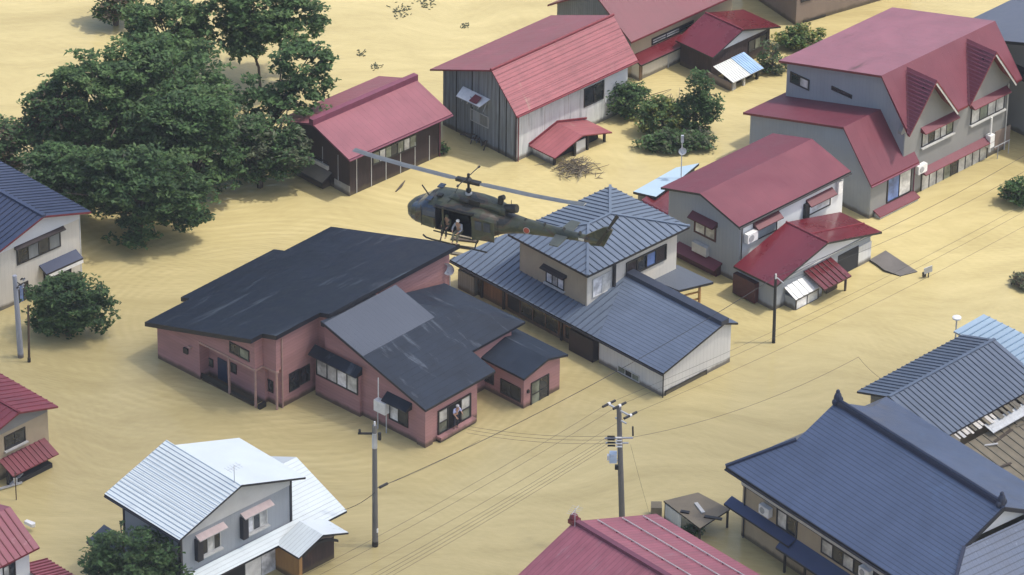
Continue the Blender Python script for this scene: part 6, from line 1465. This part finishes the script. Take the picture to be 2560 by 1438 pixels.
    mb.bar((-.9, 1.305, z(2.27)), (1.65, 1.30, z(2.27)), .05, DK); mb.bar((-.9, 1.31, z(.66)), (1.65, 1.31, z(.66)), .06, DK)
    for x in (.9, -.1): mb.bar((x, -.5, z(2.462)), (x, .9, z(2.462)), .035, DK)
    for x in (-3.6, -4.8, -6.0, -7.0): mb.tube([(x, .02, z(1.92)), (x-.03, .02, z(1.93))], .14, DK, 10)
    mb.split('panel_seam', t)
    # roundel, markings, aerials
    mb = MB(); th = []
    for rr, o, m in ((.25, .0, FRAME_L), (.22, .006, OR)):
        cx, cy, cz = -3.85, .452+o, z(1.56); mb.prism([Vector((cx+rr*.8*math.cos(2*math.pi*k/20)*1.0, cy-(rr*.8*math.cos(2*math.pi*k/20))*-.083, cz+rr*.8*math.sin(2*math.pi*k/20))) for k in range(20)], (0, .012, 0), m)
    mb.build('roundel', bo)
    mb = MB(); mb.box(-7.35, .235, z(1.6), -7.0, .25, z(1.75), FRAME_L); mb.build('marking', bo)
    mb = MB(); mb.tube([(2.3, .4, z(2.3)), (2.75, .45, z(2.95))], .04, DK, 6); mb.tube([(1.0, .0, z(2.4)), (.6, -.3, z(3.3))], .018, DK, 5); mb.tube([(-2.6, -.2, z(2.0)), (-2.6, -.2, z(2.9))], .02, DK, 5); mb.box(1.5, .2, z(2.43), 1.8, .5, z(2.55), DK); mb.build('aerial', t)
    mb = MB(); mb.box(1.95, .55, z(2.36), 2.3, 1.0, z(2.42), GL); mb.box(1.95, -1.0, z(2.36), 2.3, -.55, z(2.42), GL); mb.split('roof_window', t)
    # airman sitting in the door
    J = dict(pelvis=vec(0, 0, .12), waist=vec(0, -.04, .28), chest=vec(0, -.1, .52), neck=vec(0, -.15, .68), head=vec(0, -.2, .77), shl=vec(.19, -.1, .60), shr=vec(-.19, -.1, .60), ell=vec(.28, -.25, .38), elr=vec(-.28, -.25, .38), wrl=vec(.2, -.45, .30), wrr=vec(-.2, -.45, .32),
             hil=vec(.1, -.05, .09), hir=vec(-.1, -.05, .09), knl=vec(.13, -.5, .12), knr=vec(-.13, -.5, .12), anl=vec(.13, -.52, -.32), anr=vec(-.13, -.55, -.32))
    bpy.context.view_layer.update()
    Wp = t.matrix_world @ Vector((.15, 1.02, z(.72)))
    person('person in grey flight suit and white helmet sitting in the open helicopter door', Wp, head+R(180)+R(0), J, plain('grey_flight_suit', (.30, .32, .36), .8), plain('olive_trousers', (.16, .16, .11), .8), BLACK, .95, WHITEPNT, True)
    J2 = dict(J); W2_ = t.matrix_world @ Vector((1.0, .75, z(.72)))
    person('person in dark olive clothes sitting further forward inside the helicopter door', W2_, head+R(180), J2, plain('olive_jacket', (.07, .075, .05), .8), plain('dark_olive_trousers', (.05, .05, .035), .8), BLACK, .92, plain('olive_helmet', (.1, .11, .07), .6), True)
helicopter()
# ------------------------------------------------------------------ trees and bushes
def leafmat(name, col, tr=.5):
    m, nt, b = newmat(name)
    g = nt.nodes.new('ShaderNodeNewGeometry')
    lo = tuple(c*.6 for c in col); hi = tuple(c*1.5 for c in col)
    c = mixcol(nt, g.outputs['Random Per Island'], lo, hi)
    nt.links.new(c, b.inputs['Base Color']); b.inputs['Roughness'].default_value = .55; b.inputs['Specular IOR Level'].default_value = .25
    t = nt.nodes.new('ShaderNodeBsdfTranslucent'); nt.links.new(c, t.inputs[0]); mx = nt.nodes.new('ShaderNodeMixShader'); mx.inputs[0].default_value = tr
    nt.links.new(b.outputs[0], mx.inputs[1]); nt.links.new(t.outputs[0], mx.inputs[2]); nt.links.new(mx.outputs[0], nt.nodes['Material Output'].inputs[0])
    return m
LF_D = leafmat('deep_green_leaf', (.058, .108, .046)); LF_M = leafmat('mid_green_leaf', (.084, .155, .058)); LF_L = leafmat('light_green_leaf', (.11, .18, .066)); LF_G = leafmat('grey_green_leaf', (.125, .152, .090)); LF_Y = leafmat('yellow_green_leaf', (.21, .23, .065)); LF_B = leafmat('brown_twig_leaf', (.12, .10, .07))
def leaves(clusters, size, mats, seed, up=.55):
    """leaf sprays filling flattened clusters; each spray is a small bent pair of faces"""
    rn = random.Random(seed); mb = MB()
    for m in mats: mb.mi(m)
    V, F_, MI = mb.v, mb.f, mb.m
    for (c, r, n, mi) in clusters:
        for _ in range(n):
            while True:
                x, y, z = rn.uniform(-1, 1), rn.uniform(-1, 1), rn.uniform(-1, 1); d = x*x+y*y+z*z
                if .12 < d < 1: break
            p = (c[0]+x*r[0], c[1]+y*r[1], c[2]+z*r[2])
            a = rn.uniform(0, 6.283); t = rn.gauss(0, .55); s = size*rn.uniform(.6, 1.45)
            ux, uy, uz = math.cos(a)*s, math.sin(a)*s, t*s*.6-.15*s
            b = a+1.57+rn.gauss(0, .3); k = .28; vx, vy, vz = math.cos(b)*s*k, math.sin(b)*s*k, rn.gauss(0, .35)*s*k
            i = len(V)
            V.append((p[0]-ux*.5, p[1]-uy*.5, p[2]-uz*.5)); V.append((p[0]+vx, p[1]+vy, p[2]+vz+.04*s)); V.append((p[0]+ux*.5, p[1]+uy*.5, p[2]+uz*.5-.06*s)); V.append((p[0]-vx, p[1]-vy, p[2]-vz))
            F_.append((i, i+1, i+2, i+3)); MI.append(mi if rn.random() < .75 else rn.randrange(len(mats)))
    return mb
def tree(name, label, cat, base, top, crown, n, size, mats, seed, group=None, layered=.42, cr=(.38, .85), density=165, trunk=.2, lean=(0, 0), fill=.25):
    """base: world point; crown: list of (dx, dy, z, rx, ry, rz) ellipsoids; n clusters shared by volume"""
    rn = random.Random(seed); t = thing(name, label, cat, base, 0, group); cl = []; tips = []
    vol = [a[3]*a[4]*a[5] for a in crown]; tot = sum(vol)
    for (dx, dy, z, rx, ry, rz), v in zip(crown, vol):
        for k in range(max(3, int(n*2.4*v/tot))):
            while True:
                x, y, w_ = rn.uniform(-1, 1), rn.uniform(-1, 1), rn.uniform(-1, 1); d = x*x+y*y+w_*w_
                if d < 1 and (d > .4 or rn.random() < fill): break
            r = rn.uniform(*cr)
            c = (dx+x*rx, dy+y*ry, max(.35, z+w_*rz)); cl.append((c, (r, r, r*layered), int(density*r*r), rn.choices(range(len(mats)), [3, 4, 2, 1][:len(mats)])[0])); tips.append(c)
        for k in range(max(4, int(n*1.1*v/tot))):      # stray boughs that break the outline
            while True:
                x, y, w_ = rn.gauss(0, 1), rn.gauss(0, 1), rn.gauss(0, 1); d = math.sqrt(x*x+y*y+w_*w_)
                if d > .2: break
            q = rn.uniform(1.0, 1.22)/d; r = rn.uniform(.22, .5)*cr[1]/.85
            c = (dx+x*q*rx, dy+y*q*ry, max(.3, z+w_*q*rz)); cl.append((c, (r*1.5, r*1.2, r*layered), int(density*r*r*.9), rn.choices(range(len(mats)), [3, 4, 2, 1][:len(mats)])[0])); tips.append(c)
    leaves(cl, size, mats, seed+1).build('crown', t)
    mb = MB(); tp = Vector((lean[0], lean[1], top*.55)); mb.tube([(0, 0, -2.2), (lean[0]*.2, lean[1]*.2, top*.18), tuple(tp*.6), tuple(tp)], [trunk*1.2, trunk, trunk*.8, trunk*.5], BARK, 9); mb.build('trunk', t)
    mb = MB(); rn.shuffle(tips)
    for c in tips[:22]:
        c = Vector(c); s0 = tp*rn.uniform(.35, 1); mid = s0.lerp(c, .5)+Vector((rn.gauss(0, .2), rn.gauss(0, .2), .25)); mb.tube([s0, mid, c], [trunk*.42, trunk*.25, .025], BARK, 6)
    mb.build('limb', t)
    return t
GD = [LF_D, LF_M, LF_L]
gt = 'trees standing in the flood upper left'
def gtree(label, px, py, top, crown, n, mats, seed, **k): return tree('tree', label, 'tree', at(px, py), top, crown, n, k.pop('size', .30), mats, seed, gt, **k)
gtree('widest dark tree at the centre of the flooded grove upper left', 300, 435, 8.6, [(0, 0, 4.9, 5.0, 3.0, 3.0), (-1.2, .5, 7.2, 2.4, 2.0, 1.6), (2.2, 0, 4.0, 3.0, 2.2, 2.4)], 120, GD, 11, trunk=.25)
gtree('lower tree at the left flank of the flooded grove', 150, 440, 6.2, [(0, 0, 3.6, 2.3, 2.0, 2.3), (.6, -.4, 2.2, 2.2, 1.6, 1.8), (-.5, .3, 5.2, 1.7, 1.5, 1.2)], 58, [LF_D, LF_M, LF_B], 17)
gtree('lowest tree of the flooded grove, hanging over the water at its front', 352, 612, 6.4, [(.6, .6, 3.9, 3.5, 2.4, 2.5), (-.2, -.3, 1.6, 1.6, 1.2, 1.5), (2.6, .6, 2.9, 2.0, 1.6, 1.7), (-2.2, 1.2, 4.0, 2.2, 2.0, 1.9)], 96, [LF_M, LF_D, LF_L], 23)
gtree('tree in the right hand middle of the flooded grove', 490, 505, 6.4, [(0, 0, 3.2, 2.6, 1.8, 2.6), (-.5, .5, 5.6, 2.6, 2.0, 2.0), (.8, .8, 6.6, 1.6, 1.6, 1.4)], 80, GD, 29)
gtree('tall tree of the flooded grove behind the widest one, right of its top', 440, 395, 8.8, [(0, 0, 5.9, 3.2, 2.8, 2.5), (-2.2, .5, 6.6, 2.2, 2.2, 1.7), (1.2, -1.0, 3.8, 2.6, 2.2, 2.0)], 84, GD, 37)
gtree('grey green willow like tree of the grove touching the dark board shed', 650, 468, 5.4, [(.1, 0, 2.9, 2.7, 1.7, 2.0), (-1.4, .6, 3.8, 2.0, 1.6, 1.5), (1.9, .2, 2.5, 1.3, 1.1, 1.3)], 66, [LF_G, LF_M, LF_D], 41, layered=.6, size=.27)
gtree('slanting tree with a lone bough of leaves right of the grove', 640, 395, 8.4, [(3.0, 1.0, 6.7, 1.9, 1.6, 1.5), (2.4, -.4, 4.7, 2.0, 1.5, .9), (.2, .2, 4.4, 1.5, 1.5, 1.3), (3.6, .4, 5.5, 1.5, 1.2, .9)], 46, [LF_D, LF_D, LF_M], 53, lean=(2.0, .4), fill=.1, cr=(.35, .7))
gtree('bright green tree cut by the top edge left of the open gap', 435, 225, 7.2, [(-.1, 0, 4.6, 2.6, 2.2, 2.3), (-1.8, 1.2, 5.4, 1.8, 1.5, 1.2), (.4, -.4, 2.6, 1.8, 1.4, 1.5)], 58, [LF_M, LF_L, LF_D], 67)
gtree('tree at the top edge with a flat spreading bough over the water', 655, 220, 8.6, [(0, 0, 5.9, 3.2, 2.6, 1.9), (-.7, -.8, 4.2, 2.4, 1.6, .8), (2.3, .4, 4.9, 1.9, 1.9, 1.9), (.5, 2, 7.4, 3.0, 2.4, 1.4), (-2.4, .6, 6.0, 1.8, 1.6, 1.6), (-1.6, .2, 3.6, 1.3, 1.2, 1.2)], 96, GD, 71, trunk=.09, lean=(-1.0, .2))
gtree('small sparse tree at the left edge above the cream house', 25, 465, 5.0, [(0, .2, 2.7, 1.5, 1.3, 1.7), (-.6, 0, 3.7, 1.2, 1.2, 1.0)], 26, [LF_D, LF_M, LF_B], 83, density=130)
gtree('leafy tree spilling over the roof of the cream house at the grove edge', 190, 560, 5.4, [(0, 0, 3.0, 2.0, 1.7, 1.9), (-.9, .8, 3.9, 1.8, 1.6, 1.3)], 44, [LF_D, LF_M, LF_D], 89)
gtree('tree crown at the very top edge left of the grove', 290, 62, 4.4, [(0, 0, 1.9, 1.6, 1.2, 1.3)], 16, [LF_D, LF_M, LF_B], 91, density=110)
tree('round_tree', 'rounded leafy tree in the water beside the cream house', 'tree', at(172, 838), 3.9, [(.1, .2, 2.2, 2.5, 1.7, 1.5), (-.7, .1, 1.2, 1.8, 1.3, 1.1), (1.5, .0, 1.5, 1.3, 1.0, .9), (0, 0, 3.1, 1.7, 1.4, .9)], 84, .25, GD, 97, None, cr=(.3, .55), density=230, layered=.6)
tree('round_tree', 'dense green tree in front of the white roofed house at the bottom edge', 'tree', at(335, 1535), 5.0, [(0, 0, 3.3, 2.6, 2.0, 1.9), (-.9, 0, 2.0, 2.2, 1.6, 1.5), (1.2, -.6, 2.2, 2.0, 1.5, 1.4)], 90, .26, [LF_D, LF_M, LF_L], 101, None, cr=(.3, .6), density=230, layered=.6)
def bush(label, px, py, crown, n, size, mats, seed, **k):
    return tree('bush', label, 'bush', at(px, py), k.pop('top', 2.4), crown, n, size, mats, seed, 'bushes in the flood', trunk=.07, cr=(.2, .42), density=260, layered=.75, **k)
bush('dark leafy bush against the white side wall of the barn', 1560, 292, [(0, 0, 1.2, 1.45, 1.0, 1.2), (.7, .2, 1.6, .9, .8, .8)], 48, .22, [LF_D, LF_M, LF_L], 103)
bush('tall dark conical bush in front of the beige house', 1738, 330, [(0, 0, 1.5, 1.3, .9, 1.5), (.2, .1, 3.2, .8, .7, 1.3), (.9, 0, 1.9, .8, .7, .9)], 84, .2, [LF_D, LF_D, LF_M], 107, top=4.4)
bush('spreading yellow green bush between the dark bushes', 1655, 335, [(0, 0, 1.1, 1.6, 1.0, 1.1), (-.3, .2, 1.8, 1.1, .8, .8)], 60, .22, [LF_Y, LF_L, LF_Y], 109)
bush('drooping grey green bush low on the water behind the satellite mast', 1690, 372, [(0, 0, .5, 2.3, .9, .65)], 56, .24, [LF_G, LF_M, LF_D], 113, top=1.2)
bush('sunlit yellowish bush below the brown building', 1995, 118, [(0, 0, .75, 1.7, .9, .75), (.6, .3, 1.1, 1.0, .7, .5)], 34, .22, [LF_Y, LF_L, LF_M], 127, top=1.6)
bush('thin dark bush beside the blue porch sheet', 1930, 180, [(0, 0, .8, 1.0, .7, .8), (-.2, .4, 1.6, .6, .5, .5)], 18, .2, [LF_D, LF_G, LF_M], 131)
bush('round dark bush standing in the street at the right edge', 2548, 508, [(0, 0, .8, 1.2, .9, .85)], 24, .22, [LF_D, LF_D, LF_M], 137, top=1.6)
bush('brownish bush mostly under water at the right edge', 2568, 712, [(0, 0, .25, 1.0, .9, .35)], 12, .22, [LF_B, LF_G], 139, top=.6)
bush('small dark bush at the corner of the dark board shed', 1106, 385, [(0, 0, .4, .28, .28, .45)], 6, .16, [LF_D, LF_M], 149, top=.8)
bush('weedy clump beside the rusty carport', 1735, 1335, [(0, 0, .15, .5, .3, .25)], 8, .16, [LF_D, LF_M], 151, top=.5)

# ------------------------------------------------------------------ thin summer haze between the camera and the village
def make_haze():
    m = bpy.data.materials.new('haze_air'); m.use_nodes = True; nt = m.node_tree; nt.nodes.clear()
    o = nt.nodes.new('ShaderNodeOutputMaterial'); v = nt.nodes.new('ShaderNodeVolumePrincipled'); v.inputs['Color'].default_value = (.86, .93, 1.0, 1); v.inputs['Density'].default_value = HAZE; v.inputs['Anisotropy'].default_value = .0
    nt.links.new(v.outputs[0], o.inputs['Volume'])
    mb = MB(); mb.box(-160, -285, -3.2, 160, 130, 158, m); tag(mb.build('haze'), kind='stuff')
HAZE = .00013
make_haze()
